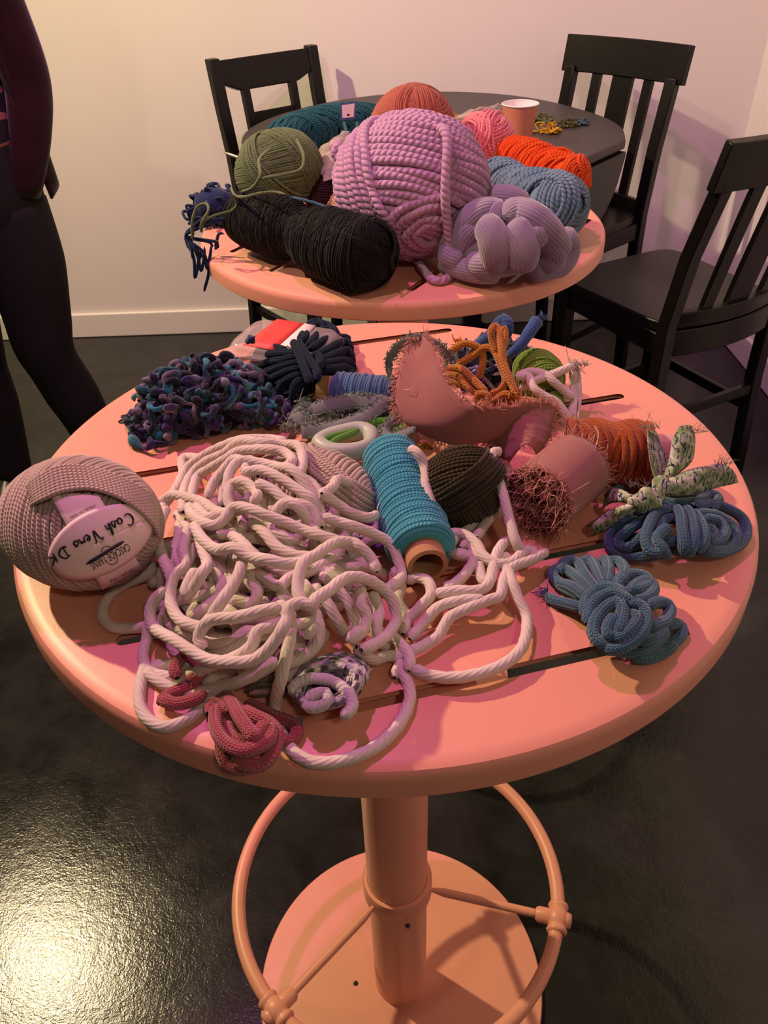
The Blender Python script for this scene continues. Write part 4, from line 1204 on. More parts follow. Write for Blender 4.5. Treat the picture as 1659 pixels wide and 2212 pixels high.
hb2 = mound(1345, 1320, 150, 130, 0.026, 0.0038, 2.2)
b2 = [
    [(480, 1290), (380, 1262), (290, 1240), (235, 1200)],
    [(520, 1240), (440, 1200), (340, 1150), (290, 1110)],
    [(780, 1590), (860, 1610), (950, 1590), (1030, 1540), (1060, 1500)],
    [(1000, 1400), (1080, 1390), (1110, 1440), (1070, 1490), (1000, 1540), (920, 1580), (830, 1600), (780, 1570)],
    [(600, 1500), (700, 1560), (820, 1560), (940, 1500), (1010, 1430)],
    [(520, 1400), (560, 1480), (650, 1540), (760, 1540)],
    [(500, 1220), (400, 1150), (320, 1125), (280, 1080), (300, 1040), (380, 1050), (470, 1120), (540, 1190)],
    [(320, 1070), (350, 1000), (400, 980), (450, 1010), (500, 1090), (560, 1170)],
    [(450, 1010), (490, 980), (540, 1000), (580, 1080), (610, 1150)],
    [(575, 1000), (620, 980), (640, 1050), (625, 1140)],
    [(610, 990), (700, 990), (745, 1050), (720, 1110), (690, 1130)],
    [(680, 1160), (720, 1090), (800, 1070), (870, 1085), (900, 1130), (860, 1160), (780, 1180)],
    [(770, 1190), (830, 1125), (900, 1120), (925, 1160), (900, 1210), (830, 1240), (790, 1230)],
    [(880, 1280), (940, 1250), (1010, 1260), (1030, 1310), (1000, 1370), (930, 1400), (880, 1420)],
    [(830, 1500), (920, 1480), (1010, 1420)],
    [(490, 1340), (490, 1250), (540, 1180), (620, 1150), (700, 1170), (760, 1220)],
    [(500, 1390), (520, 1290), (580, 1220), (670, 1190), (740, 1220), (800, 1260)],
    [(640, 1530), (560, 1490), (540, 1410), (590, 1310), (680, 1250), (725, 1290), (715, 1390), (690, 1470)],
    [(760, 1260), (840, 1270), (880, 1340), (850, 1440), (780, 1510), (680, 1550), (590, 1540)],
    [(780, 1300), (820, 1360), (770, 1430), (720, 1470), (650, 1480)],
    [(690, 1330), (640, 1390), (630, 1450), (690, 1480)],
]
o = thing('cord_bundle', tuple(PX(1345, 1330, 0)), 'blue knitted cord bundle wrapped around itself lying alone near the table edge', 'cord', 'blue knitted cord bundles')
a = Acc()
for k, tr in enumerate(b2):
    lay = -0.007 if k < 6 else (0.0 if k < 15 else 0.005)
    P = trace(tr, lambda x, y, lay=lay: max(CR, hb2(x, y) + lay), **S8); P[:, 2] = np.maximum(P[:, 2], HT + CR)
    tube(a, P, CR, 10, 0.0028, blunt=True)
a.build('cord_loops', M_KNITBLUE, o)
a = Acc(); e = PX(1100 + 232 / 2.968, 880 + 1195 / 2.968, 0.004)
fringe(a, [e, e + np.array([0.002, 0.003, 0])], (-1, 0.3, 0.2), 20, 0.006, 0.0004, 9, 0.5); a.build('frayed_end', M_BLUET, o)['kind'] = 'stuff'

# ------------------------------------------------------------------ raspberry cord knots
S5 = dict(s=2.37, ox=260, oy=1360)
hr = mound(535, 1590, 110, 95, 0.022, 0.004, 2.2)
r1 = [
    [(640, 380), (700, 400), (770, 440), (880, 480), (905, 530), (870, 570), (800, 560)],
    [(520, 540), (525, 640), (560, 700), (620, 710), (700, 690)],
    [(540, 480), (580, 560), (660, 580), (720, 540)],
    [(560, 610), (640, 650), (740, 630), (800, 570)],
    [(450, 430), (470, 390), (520, 370), (560, 420)],
    [(620, 410), (680, 440), (760, 480), (805, 540), (780, 630), (720, 690), (640, 690), (570, 660)],
    [(490, 400), (490, 500), (540, 580), (620, 620), (700, 600), (760, 560), (770, 510), (730, 500), (690, 560)],
    [(520, 350), (545, 345), (580, 390), (620, 460), (680, 540), (720, 560)],
]
o = thing('cord_knot', tuple(PX(535, 1590, 0)), 'raspberry pink knitted cord knot at the near edge of the table', 'cord', 'raspberry cords')
a = Acc()
for k, tr in enumerate(r1):
    lay = -0.008 if k < 4 else 0.001 + 0.002 * (k - 4)
    P = trace(tr, lambda x, y, lay=lay: max(0.0042, hr(x, y) + lay), **S5); P[:, 2] = np.maximum(P[:, 2], HT + 0.0042)
    tube(a, P, 0.0042, 10, 0.0028, blunt=True)
a.build('cord_loops', M_RASP, o)
o = thing('cord_knot', tuple(PX(405, 1440, 0)), 'raspberry cord loop peeking out from under the cream rope', 'cord', 'raspberry cords')
a = Acc()
cords(a, [[(190, 380), (260, 330), (340, 300), (430, 300)], [(200, 350), (280, 380), (380, 360), (440, 320)], [(290, 250), (280, 190), (320, 145), (370, 150), (415, 190), (400, 240), (340, 250)]], 0.0042, 0.006, lift=0.004, **S5)
a.build('cord_loops', M_RASP, o)

# ------------------------------------------------------------------ variegated lilac grey coil
def vari(pal, f):
    pal = np.array(pal)
    def mk(g):
        ph = g.uniform(0, 100)
        def c(s):
            i = (s * f + ph); k = int(i) % len(pal); return pal[k]
        return c
    return mk


LIL = [(0.46, 0.38, 0.47), (0.58, 0.53, 0.54), (0.05, 0.05, 0.05), (0.62, 0.57, 0.55), (0.10, 0.09, 0.09), (0.60, 0.55, 0.56), (0.30, 0.23, 0.38)]
o = thing('yarn_coil', tuple(PX(705, 1490, 0)), 'lilac, grey and white variegated yarn coil at the front of the rope heap', 'yarn', 'small coils on the near table')
a = Acc(); g1 = rng(77)
for k in range(26):
    f = 1.0 - 0.026 * k
    th = np.linspace(0.4 + 0.15 * k, 0.4 + 0.15 * k + 6.0, 28)
    cx_, cy_ = 1075 - 55 * (k / 26), 265 + 55 * (k / 26)
    tr = [(cx_ + f * 190 * math.cos(q) - 30 * f * math.sin(q), cy_ + f * 135 * math.sin(q) - 20 * f * math.cos(q), 0.001 * math.sin(2 * q + k)) for q in th]
    P = trace(tr, 0.004 + 0.019 * math.sin(math.pi * min(1, k / 25 + 0.18)) , **S5); P[:, 2] = np.maximum(P[:, 2], HT + 0.0018)
    tube(a, P, 0.0018, 8, 0.003, 2, 0.12, 0.01, vari(LIL, 190)(g1))
cords(a, [[(870, 330), (900, 280), (980, 250), (1080, 262), (1150, 310), (1190, 380), (1160, 430), (1125, 440)], [(940, 360), (1000, 330), (1050, 325), (1060, 370), (1000, 400), (930, 390)]],
      0.0036, 0.024, col=(0.62, 0.55, 0.55), lobes=2, amp=0.12, pitch=0.012, **S5)
cords(a, [[(630, 290), (700, 260), (800, 250), (880, 240)], [(640, 310), (720, 300), (820, 290), (890, 280)], [(660, 330), (760, 320), (860, 310)], [(620, 270), (700, 235), (790, 220)]],
      0.0024, 0.010, col=lambda g: vari([(0.09, 0.075, 0.05), (0.20, 0.16, 0.10), (0.06, 0.05, 0.05)], 70)(g), **S5)
a.build('coiled_yarn', M_MULTI, o)

# ------------------------------------------------------------------ paper label on the beige ball (laid on the wound surface)
def on_ball(px, py, lift):
    d = ((px - W / 2) / FPX) * _r - ((py - H / 2) / FPX) * _u + _fwd
    Minv = np.linalg.inv(MB_)
    R_ = np.array(BR) + lift
    o_ = (Minv @ (CAM - CB)) / R_; dd = (Minv @ d) / R_
    A = dd @ dd; B = 2 * o_ @ dd; C = o_ @ o_ - 1
    disc = B * B - 4 * A * C
    t = (-B - math.sqrt(max(disc, 0.0))) / (2 * A)
    return CAM + d * t


SL = lambda x, y: (100 + x / 6.9125, 1020 + y / 6.9125)
LB = bpy.data.objects.new('paper_label', None); COL.objects.link(LB); LB.parent = ballO
LB['label'] = 'pink oval paper label with black lettering'
a = Acc()
G = np.zeros((9, 17, 3))
q00, q10, q11, q01 = np.array((20, 285)), np.array((780, 340)), np.array((1420, 1420)), np.array((840, 1755))
for i in range(9):
    for j in range(17):
        u, v = i / 8, j / 16
        p = (q00 * (1 - u) + q10 * u) * (1 - v) + (q01 * (1 - u) + q11 * u) * v
        G[i, j] = on_ball(*SL(*p), 0.0030)
sheet(a, G, 0.0003)
th = np.linspace(0, 2 * math.pi, 49); rd = np.linspace(0.02, 1, 9)
G = np.zeros((9, 49, 3)); an = math.radians(-26)
for i in range(9):
    for j in range(49):
        x, y = 830 * rd[i] * math.cos(th[j]), 480 * rd[i] * math.sin(th[j])
        G[i, j] = on_ball(*SL(800 + x * math.cos(an) - y * math.sin(an), 1040 + x * math.sin(an) + y * math.cos(an)), 0.0036)
sheet(a, G, 0.0003)
a.build('paper_band', M_PAPER, LB)
# strands crossing over the top of the label
a = Acc()
for k in range(9):
    tr = [(62 - k, 1092 - 5 * k), (100, 1074 - 6.5 * k), (135, 1060 - 6.5 * k), (190, 1054 - 5.5 * k), (240, 1066 - 5 * k), (290, 1092 - 5.5 * k), (330, 1130 - 7 * k), (344, 1165 - 9 * k)]
    tube(a, np.array([on_ball(x_, y_, 0.0028 + (0.0022 if 0 < i_ < 7 else -0.0015)) for i_, (x_, y_) in enumerate(tr)]), 0.0019, 6, 0.004)
a.build('crossing_yarn', M_BEIGE, ballO)
GL = {
    'C': [[(.75, .8), (.62, .98), (.38, .92), (.16, .6), (.14, .2), (.32, .02), (.6, .14)]],
    'a': [[(.45, .42), (.27, .5), (.08, .25), (.2, .03), (.4, .2), (.47, .45), (.44, .1), (.58, .06)]],
    's': [[(.0, .06), (.25, .52), (.34, .25), (.25, .02), (.05, .06)]],
    'h': [[(.0, .05), (.28, .7), (.33, .98), (.18, .6), (.1, .02), (.25, .38), (.40, .42), (.36, .08), (.5, .06)]],
    'V': [[(.0, .72), (.12, .92), (.25, .7), (.3, .02), (.5, .5), (.62, .92), (.8, .97)]],
    'e': [[(.08, .2), (.35, .38), (.25, .5), (.08, .25), (.2, .02), (.45, .14)]],
    'r': [[(.0, .05), (.15, .46), (.22, .34), (.38, .44), (.36, .08), (.5, .1)]],
    'o': [[(.3, .48), (.08, .25), (.2, .02), (.42, .2), (.3, .48), (.52, .42)]],
    'D': [[(.32, .95), (.2, .04), (.02, .1), (.12, .0), (.5, .1), (.78, .5), (.55, .92), (.08, .82)]],
    'K': [[(.25, .95), (.1, .02)], [(.75, .98), (.2, .45), (.45, .3), (.7, -.02)]],
}
ADV = {'C': .78, 'a': .55, 's': .40, 'h': .55, 'V': .72, 'e': .45, 'r': .46, 'o': .55, 'D': .95, 'K': .7, ' ': .45}
a = Acc()
org_ = np.array((1255, 590.0)); xa = np.array((-.885, .465)); ya = np.array((.465, .885)) * 0.9 + xa * -0.18
x = 0.0; S_ = 205
for ch in 'Cash Vero DK':
    for st in GL.get(ch, []):
        pts = catmull(np.array([(p, q, 0) for p, q in st]), 0.03)[:, :2]
        P = np.array([on_ball(*SL(*(org_ + xa * S_ * (x + p) + ya * S_ * q)), 0.0042) for p, q in pts])
        tube(a, P, lambda t: 0.00034 + 0.00032 * math.sin(math.pi * t), 5, smooth=False)
    x += ADV[ch]
a.build('lettering', M_INK, LB)


def font_mesh(txt, bold=0.0):
    c = bpy.data.curves.new('t', 'FONT'); c.body = txt; c.size = 1.0; c.resolution_u = 2; c.offset = bold
    o = bpy.data.objects.new('t', c); COL.objects.link(o)
    bpy.context.view_layer.update()
    me = bpy.data.meshes.new_from_object(o.evaluated_get(bpy.context.evaluated_depsgraph_get()))
    bpy.data.objects.remove(o, do_unlink=True); bpy.data.curves.remove(c)
    V = np.array([v.co[:2] for v in me.vertices]); F = [tuple(p.vertices) for p in me.polygons]
    bpy.data.meshes.remove(me)
    return V, F


def text_on(name, txt, place, mat, parent, width=None, bold=0.0):
    """text whose unit coordinates (x 0..1 along, y in line heights) are placed by place(u, v)"""
    V, F = font_mesh(txt, bold)
    x0, x1 = V[:, 0].min(), V[:, 0].max()
    po = np.array(parent_origin(parent))
    P = [tuple(np.array(place((v[0] - x0) / (x1 - x0), v[1] / 0.7)) - po) for v in V]
    me = bpy.data.meshes.new(name); me.from_pydata(P, [], F); me.materials.append(mat)
    o = bpy.data.objects.new(name, me); COL.objects.link(o); o.parent = parent
    return o


def lab_text(txt, o0, ln, ht, bold=0.0, xv=xa):
    o0 = np.array(o0, float); yv = np.array((-xv[1], xv[0])) * -1
    yv = np.array((.465, .885))
    text_on('lettering', txt, lambda u, v: on_ball(*SL(*(o0 + xv * ln * u + yv * ht * v)), 0.0041), M_INK, LB, bold=bold)


lab_text('CASCADE YARNS', (1215, 1060), 640, 120, 0.0)
lab_text('Made in Italy', (715, 480), 420, 38)
lab_text('022', (350, 262), 160, 48)
lab_text('125 yds - 50 g', (1305, 1440), 400, 40)
a = Acc()
P = np.array([on_ball(*SL(1160 - 560 * k / 10, 1030 + 345 * k / 10), 0.0041) for k in range(11)])
tube(a, P, 0.0011, 8, smooth=False, blunt=True)
for cx_, cy_, rr, q0, q1 in ((910, 1190, 85, 3.0, 6.1), (985, 1300, 80, -1.2, 2.6)):
    P = np.array([on_ball(*SL(cx_ + rr * math.cos(q), cy_ + rr * math.sin(q)), 0.0042) for q in np.linspace(q0, q1, 16)])
    tube(a, P, 0.00022, 4, smooth=False)
for k in range(3):
    P = np.array([on_ball(*SL(640 - 30 * k - (400 - 90 * k) * j / 8, 385 + 38 * k + (190 - 50 * k) * j / 8), 0.0040) for j in range(9)])
    for j in range(0, 8):
        tube(a, P[j:j + 2] * np.array([[1, 1, 1]]), 0.00018, 4, 0.002)
a.build('printed_mark', M_INK, LB)['kind'] = 'stuff'

# ------------------------------------------------------------------ art yarn pile
ARTP = np.array([(0.022, 0.010, 0.045), (0.016, 0.075, 0.10), (0.014, 0.010, 0.018), (0.03, 0.19, 0.25), (0.15, 0.09, 0.14), (0.035, 0.018, 0.08), (0.02, 0.02, 0.03), (0.24, 0.17, 0.26), (0.025, 0.05, 0.07), (0.12, 0.26, 0.27)])
ARTP = ARTP * np.array([1.25, 1.6, 1.55])
ARTW = np.array([.2, .12, .2, .09, .09, .1, .1, .04, .04, .02]); ARTW = ARTW / ARTW.sum()


def artcol(g):
    ks = g.choice(len(ARTP), 40, p=ARTW)
    ln = g.uniform(0.010, 0.022)
    def c(s):
        i = s / ln; k = int(i); f = i - k; f = f * f * (3 - 2 * f)
        return ARTP[ks[k % 40]] * (1 - f) + ARTP[ks[(k + 1) % 40]] * f
    return c


AY = thing('art_yarn_pile', tuple(PX(445, 890, 0)), 'heap of lumpy purple, teal and mauve thick-and-thin yarn on the near table', 'yarn')
a = Acc()
ca = PX(445, 895, 0)
MA = rotz(math.radians(24))
ellipsoid(a, MA, ca + np.array([0, 0, 0.006]), (0.058, 0.045, 0.030), 24, 14, (0.012, 0.010, 0.018), None, HT + 0.0005)
curls(a, 130, ca, MA, (0.074, 0.056, 0.058), 0.0027, 51, curl=0.014, length=0.15, sides=8, col=artcol, step=0.0028, vary=0.32)
cl = PX(335, 925, 0)
curls(a, 40, cl, np.eye(3), (0.026, 0.022, 0.028), 0.0028, 52, curl=0.013, length=0.08, sides=7, col=artcol, step=0.0035, vary=0.45)
cl = PX(560, 905, 0)
curls(a, 42, cl, np.eye(3), (0.030, 0.022, 0.036), 0.0028, 53, curl=0.013, length=0.08, sides=7, col=artcol, step=0.0035, vary=0.45)
g2 = rng(8)
for tr in ([(300, 900, .010), (283, 925, .006), (290, 955, .005), (318, 968, .006), (330, 950, .012)], [(320, 870, .02), (318, 895, .022), (330, 915, .02), (322, 940, .012)], [(530, 740, .045), (543, 733, .05), (552, 726, .054)],
           [(590, 860, .03), (615, 870, .028), (618, 895, .022), (600, 915, .014)]):
    tube(a, trace(tr), lambda t: 0.0036 * (1 + 0.5 * math.sin(t * 14)), 8, 0.003, col=artcol(g2))
a.build('lumpy_strands', M_ART, AY)
# bits of glitter thread
M_GLIT = mat_plain('silver_glitter', (0.8, 0.85, 0.9), 0.15, metal=1.0)
a = Acc()
for k in range(34):
    b_ = g2.uniform(0, 6.28); rr = math.sqrt(g2.uniform()) * 0.85
    p = ca + MA @ np.array([0.072 * rr * math.cos(b_), 0.054 * rr * math.sin(b_), 0.050 * math.sqrt(1 - rr * rr) + 0.003]); d = g2.normal(size=3) * 0.0011
    tube(a, [p, p + d], 0.0004, 4, 0.001)
a.build('glitter_thread', M_GLIT, AY)['kind'] = 'stuff'

# ------------------------------------------------------------------ navy rope hank
S1 = dict(s=5.53, ox=490, oy=660)
NR = 0.0043
hn = mound(660, 795, 118, 105, 0.040, 0.005, 2.3)
nv_ = [
    [(350, 900), (500, 1000), (700, 1040), (900, 1020), (1050, 980)], [(320, 800), (500, 880), (700, 930), (900, 950), (1100, 900)],
    [(360, 700), (560, 740), (800, 760), (1050, 760), (1350, 760)], [(1100, 860), (1250, 840), (1400, 830), (1480, 800)], [(420, 620), (620, 640), (860, 650), (1100, 620), (1400, 560)],
    [(700, 540), (560, 500), (440, 510), (360, 580)], [(840, 570), (650, 570), (470, 590), (360, 640), (300, 730)], [(850, 620), (680, 650), (500, 680), (380, 740), (300, 830)],
    [(870, 690), (700, 720), (540, 770), (420, 830), (370, 920), (420, 1000)], [(880, 760), (720, 790), (560, 860), (490, 930), (500, 1030)], [(900, 830), (760, 870), (660, 940), (620, 1040)], [(920, 880), (840, 920), (800, 1000)],
    [(880, 400), (940, 280), (1020, 200), (1100, 190), (1140, 240)], [(900, 430), (960, 340), (1040, 240), (1130, 215), (1240, 250), (1300, 320)], [(980, 470), (1060, 370), (1140, 290), (1220, 290), (1290, 330)],
    [(1000, 520), (1100, 450), (1200, 400), (1330, 385), (1420, 385)], [(1080, 590), (1200, 530), (1320, 460), (1420, 425), (1460, 470)], [(1130, 660), (1250, 600), (1380, 545), (1450, 540), (1480, 600)],
    [(1130, 720), (1260, 680), (1400, 660), (1480, 690)], [(1120, 770), (1250, 760), (1400, 740), (1490, 790), (1440, 840)],
    [(800, 440), (850, 560), (900, 680), (950, 800), (1000, 930)], [(860, 440), (930, 560), (1010, 680), (1080, 800), (1060, 900)], [(1000, 600), (1090, 600), (1120, 680), (1080, 730), (1000, 760)],
]
o = thing('rope_hank', tuple(PX(660, 830, 0)), 'dark navy knitted rope hank tied in the middle leaning on the plastic case', 'rope')
a = Acc()
for k, tr in enumerate(nv_):
    lay = -0.012 if k < 5 else (0.0 if k < 20 else 0.008)
    P = trace(tr, lambda x, y, lay=lay: max(NR, hn(x, y) + lay), **S1); P[:, 2] = np.maximum(P[:, 2], HT + NR)
    if 5 <= k < 20:
        cen = PX(675, 800, 0.008); out = P[-1] + (P[-1] - P[-2]) * 0.18
        P = np.vstack([P, [out[0], out[1], max(HT + NR, P[-1][2] - 0.009)], [(out[0] * 0.8 + cen[0] * 0.2), (out[1] * 0.8 + cen[1] * 0.2), max(HT + NR, P[-1][2] - 0.018)], cen])
    tube(a, P, NR, 10, 0.003, blunt=True)
a.build('rope_loops', M_NAVY, o)

# ------------------------------------------------------------------ plastic case with red label
def mat_clear(name, col, alpha, rough=0.15):
    m = mat_plain(name, col, rough, alpha=alpha); m.blend_method = 'HASHED' if hasattr(m, 'blend_method') else m.blend_method
    return m


M_CLEAR = mat_clear('frosted_clear_plastic', (0.75, 0.66, 0.62), 0.38, 0.2)
M_RED = mat_plain('red_label', (0.75, 0.05, 0.045), 0.55)
M_WHITE = mat_plain('white_label', (0.78, 0.70, 0.68), 0.55)
M_DRED = mat_plain('dark_red_print', (0.30, 0.012, 0.014), 0.6)
HB = 0.030
f0, f1, f2 = PX(556, 684, HB), PX(748, 712, HB), PX(488, 742, HB)
ux = f1 - f0; lu = np.linalg.norm(ux); ux /= lu
vx = np.cross(ux, np.array([0, 0, 1.0])); lv = 0.075
BX = thing('plastic_case', tuple(f0 + ux * lu / 2 + vx * lv / 2 - np.array([0, 0, HB])), 'clear plastic case with a red printed label behind the navy rope hank', 'box')


def rrect(w, h, r, n=6):
    out = []
    for cx_, cy_, q in ((w - r, r, -90), (w - r, h - r, 0), (r, h - r, 90), (r, r, 180)):
        for k in range(n + 1):
            b = math.radians(q + 90 * k / n); out.append((cx_ + r * math.cos(b), cy_ + r * math.sin(b)))
    return np.array(out)


a = Acc()
prof = [(0.0, 0.0), (0.0, HB * 0.62), (-0.002, HB * 0.62), (-0.002, HB * 0.7), (0.001, HB * 0.72), (0.002, HB - 0.004), (0.005, HB)]
rings = []
for ins, z in prof:
    rc = rrect(lu - 2 * ins, lv - 2 * ins, 0.016 - ins * 0.5) + ins
    rings.append([f0 + ux * p[0] + vx * p[1] + np.array([0, 0, z - HB + 0.0006]) for p in rc])
rings.append([np.mean(rings[-1], axis=0) + (np.array(p) - np.mean(rings[-1], axis=0)) * 0.02 for p in rings[-1]])
rings = np.array(rings); rings = np.concatenate([rings, rings[:, :1]], 1)
sheet(a, rings); a.build('case_shell', M_CLEAR, BX)
SB = lambda x, y: (490 + x / 5.53, 660 + y / 5.53)
a = Acc(); G = np.zeros((5, 5, 3)); c4 = [np.array(v, float) for v in ((600, 160), (925, 212), (560, 535), (190, 470))]
for i in range(5):
    for j in range(5):
        u, v = i / 4, j / 4; p = (c4[0] * (1 - u) + c4[1] * u) * (1 - v) + (c4[3] * (1 - u) + c4[2] * u) * v; G[i, j] = PX(*SB(*p), HB + 0.0012)
sheet(a, G, 0.0003); LBR = a.build('red_label', M_RED, BX)
a = Acc(); G = np.zeros((3, 3, 3)); c5 = [np.array(v, float) for v in ((928, 213), (1060, 240), (760, 575), (565, 537))]
for i in range(3):
    for j in range(3):
        u, v = i / 2, j / 2; p = (c5[0] * (1 - u) + c5[1] * u) * (1 - v) + (c5[3] * (1 - u) + c5[2] * u) * v; G[i, j] = PX(*SB(*p), HB + 0.0012)
sheet(a, G, 0.0003); LBW = a.build('white_label', M_WHITE, BX)
a = Acc(); g3 = rng(4)
for k in range(7):
    v = 0.10 + 0.8 * k / 6
    A0 = c4[0] * (1 - v) + c4[3] * v; A1 = c4[1] * (1 - v) + c4[2] * v
    # lines of print run along the long side of the label
    e0 = (c4[0] * (1 - (0.1 + k * 0.13)) + c4[1] * (0.1 + k * 0.13)); e1 = (c4[3] * (1 - (0.1 + k * 0.13)) + c4[2] * (0.1 + k * 0.13))
    x = 0.06
    lim = g3.uniform(0.55, 0.92)
    while x < lim:
        w_ = g3.uniform(0.03, 0.10)
        P = [PX(*SB(*(e0 * (1 - t) + e1 * t)), HB + 0.0016) for t in (x, min(x + w_, lim))]
        tube(a, P, 0.00055, 4, 0.004, flat=((0, 0, 1), 0.3)); x += w_ + 0.03
a.build('printed_lines', M_DRED, LBR)['kind'] = 'stuff'
text_on('lettering', 'NAM', lambda u, v: PX(*SB(*(np.array((655, 520.0)) + np.array((190, -135)) * u + np.array((75, 45)) * v * -0.9 + np.array((70, 40)))), HB + 0.0017), M_INK, LBW, bold=0.02)

# ------------------------------------------------------------------ slate and rust cord ends
S2 = dict(s=4.608, ox=560, oy=820)
M_SLATE = mat_yarn('slate_knit_cord', (0.035, 0.065, 0.080), (0.05, 0.09, 0.10), 'knit', fu=3.2, nv=5, strength=1.0, dist=0.001)
o = thing('cord_loop', tuple(PX(640, 880, 0)), 'small slate blue cord loop in front of the navy rope hank', 'cord')
a = Acc(); cords(a, [[(180, 300), (200, 170), (235, 80), (300, 62), (350, 120), (360, 200)], [(300, 260), (340, 170), (420, 150), (480, 200), (500, 280)], [(330, 250), (420, 225), (490, 260)]], 0.0037, 0.018, lift=0.001, **S2); a.build('cord_loops', M_SLATE, o)
M_RUSTK = mat_yarn('rust_knit_cord', (0.27, 0.055, 0.022), (0.33, 0.075, 0.03), 'knit', fu=3.2, nv=5, strength=1.0, dist=0.001)
o = thing('cord_loop', tuple(PX(735, 865, 0)), 'curled rust brown cord end in front of the denim blue spool', 'cord')
a = Acc(); cords(a, [[(690, 230), (705, 130), (750, 70), (820, 55), (890, 85), (925, 150), (910, 210)], [(780, 190), (785, 135), (830, 118), (860, 150), (850, 190)]], 0.0037, 0.024, **S2); a.build('cord_loops', M_RUSTK, o)
a = Acc(); cords(a, [[(560, 230), (620, 190), (690, 210)]], 0.0037, 0.022, **S2); a.build('cord_end', M_RUSTK, o)


# ------------------------------------------------------------------ fabric strips
def mat_fabric(name, c1, c2, scale=1.0):
    m, nt, p = mat_base(name); L = nt.links
    tc = nt.nodes.new('ShaderNodeTexCoord')
    w1 = nd(nt, 'ShaderNodeTexWave', Scale=60.0 * scale, Distortion=1.5); w1.bands_direction = 'X'; L.new(tc.outputs['UV'], w1.inputs['Vector'])
    w2 = nd(nt, 'ShaderNodeTexWave', Scale=60.0 * scale, Distortion=1.5); w2.bands_direction = 'Y'; L.new(tc.outputs['UV'], w2.inputs['Vector'])
    n = nd(nt, 'ShaderNodeTexNoise', Scale=30.0, Detail=5.0); L.new(tc.outputs['Object'], n.inputs['Vector'])
    mx = nt.nodes.new('ShaderNodeMix'); mx.data_type = 'RGBA'; mx.inputs[6].default_value = rgba(c1); mx.inputs[7].default_value = rgba(c2)
    L.new(n.outputs['Fac'], mx.inputs[0]); L.new(mx.outputs[2], p.inputs['Base Color'])
    h = mth(nt, 'ADD', w1.outputs['Fac'], w2.outputs['Fac'])
    b = nd(nt, 'ShaderNodeBump', Strength=0.35, Distance=0.0006); L.new(h, b.inputs['Height']); L.new(b.outputs[0], p.inputs['Normal'])
    p.inputs['Roughness'].default_value = 0.85; p.inputs['Sheen Weight'].default_value = 0.25; p.inputs['Specular IOR Level'].default_value = 0.2
    return m


M_MAUVE = mat_fabric('mauve_woven_cloth', (0.34, 0.125, 0.110), (0.40, 0.16, 0.135))
M_MAUVET = mat_plain('mauve_thread', (0.60, 0.28, 0.235), 0.9)
M_GREY = mat_fabric('grey_green_cloth', (0.16, 0.18, 0.17), (0.21, 0.23, 0.215))
M_GREYT = mat_plain('grey_green_thread', (0.20, 0.255, 0.22), 0.9)


def strip(acc, A, B, n=40, m=9, bulge=0.0, wav=0.0, thick=0.0007, seed=0, bdir=(0, 0, 1)):
    A = catmull(A, 0.002); B = catmull(B, 0.002)
    ia = np.linspace(0, len(A) - 1, n).astype(int); ib = np.linspace(0, len(B) - 1, n).astype(int)
    G = np.zeros((n, m, 3)); g = rng(seed); ph = g.uniform(0, 6.3, 4)
    for i in range(n):
        for j in range(m):
            v = j / (m - 1)
            G[i, j] = A[ia[i]] * (1 - v) + B[ib[i]] * v + np.asarray(bdir) * (bulge * math.sin(math.pi * v) + wav * math.sin(7 * i / n * 6.28 * 0.4 + ph[0] + 3 * v) * math.sin(math.pi * min(1, i / n * 4)))
    G[:, :, 2] = np.maximum(G[:, :, 2], HT + 0.001)
    sheet(acc, G, thick)
    return A, B


FS = thing('fabric_strip', tuple(PX(1080, 980, 0)), 'mauve pink frayed fabric strip, one end standing up and the other rolled', 'fabric')
a = Acc(); fr = Acc()
A1 = trace([(905, 728, .088), (880, 745, .082), (862, 800, .070), (853, 855, .058), (866, 905, .046), (915, 938, .036), (985, 962, .030), (1050, 955, .030), (1085, 965, .028)])
B1 = trace([(912, 726, .090), (938, 755, .088), (955, 805, .080), (985, 850, .072), (1035, 880, .066), (1095, 880, .062), (1140, 872, .062), (1180, 870, .058), (1200, 880, .050)])
strip(a, A1, B1, 60, 13, bulge=-0.008, wav=0.002, bdir=(0, 0.6, 0.8))
A2 = trace([(1200, 878, .050), (1195, 910, .044), (1185, 950, .036), (1160, 985, .03)])
B2 = trace([(1060, 945, .030), (1055, 960, .026), (1075, 985, .022), (1100, 1000, .022)])
strip(a, B2, A2, 30, 9, bulge=0.018, bdir=(0, -0.3, 1))
A3 = trace([(1195, 905, .046), (1215, 915, .048), (1240, 925, .05)]); B3 = trace([(1090, 995, .024), (1110, 1000, .030), (1125, 1005, .04)])
fringe(fr, A1, np.array([(-.7, -.5, .0), (-1, -.3, -.2), (-1, -.4, -.3), (-.6, -.8, -.4), (-.1, -.9, -.5), (0, -.9, -.5)]), 330, 0.006, 0.00028, 61, 0.4)
fringe(fr, B1, np.array([(1, .5, .5), (1, .4, .5), (.8, .7, .5), (.3, .9, .6), (.1, .8, .7)]), 330, 0.0065, 0.00028, 62, 0.6, sag=0.0)
fringe(fr, B2, (-.6, -.7, -.1), 130, 0.008, 0.0003, 63, 0.5)
fringe(fr, A2, (.8, .2, .3), 110, 0.006, 0.0003, 64, 0.6)
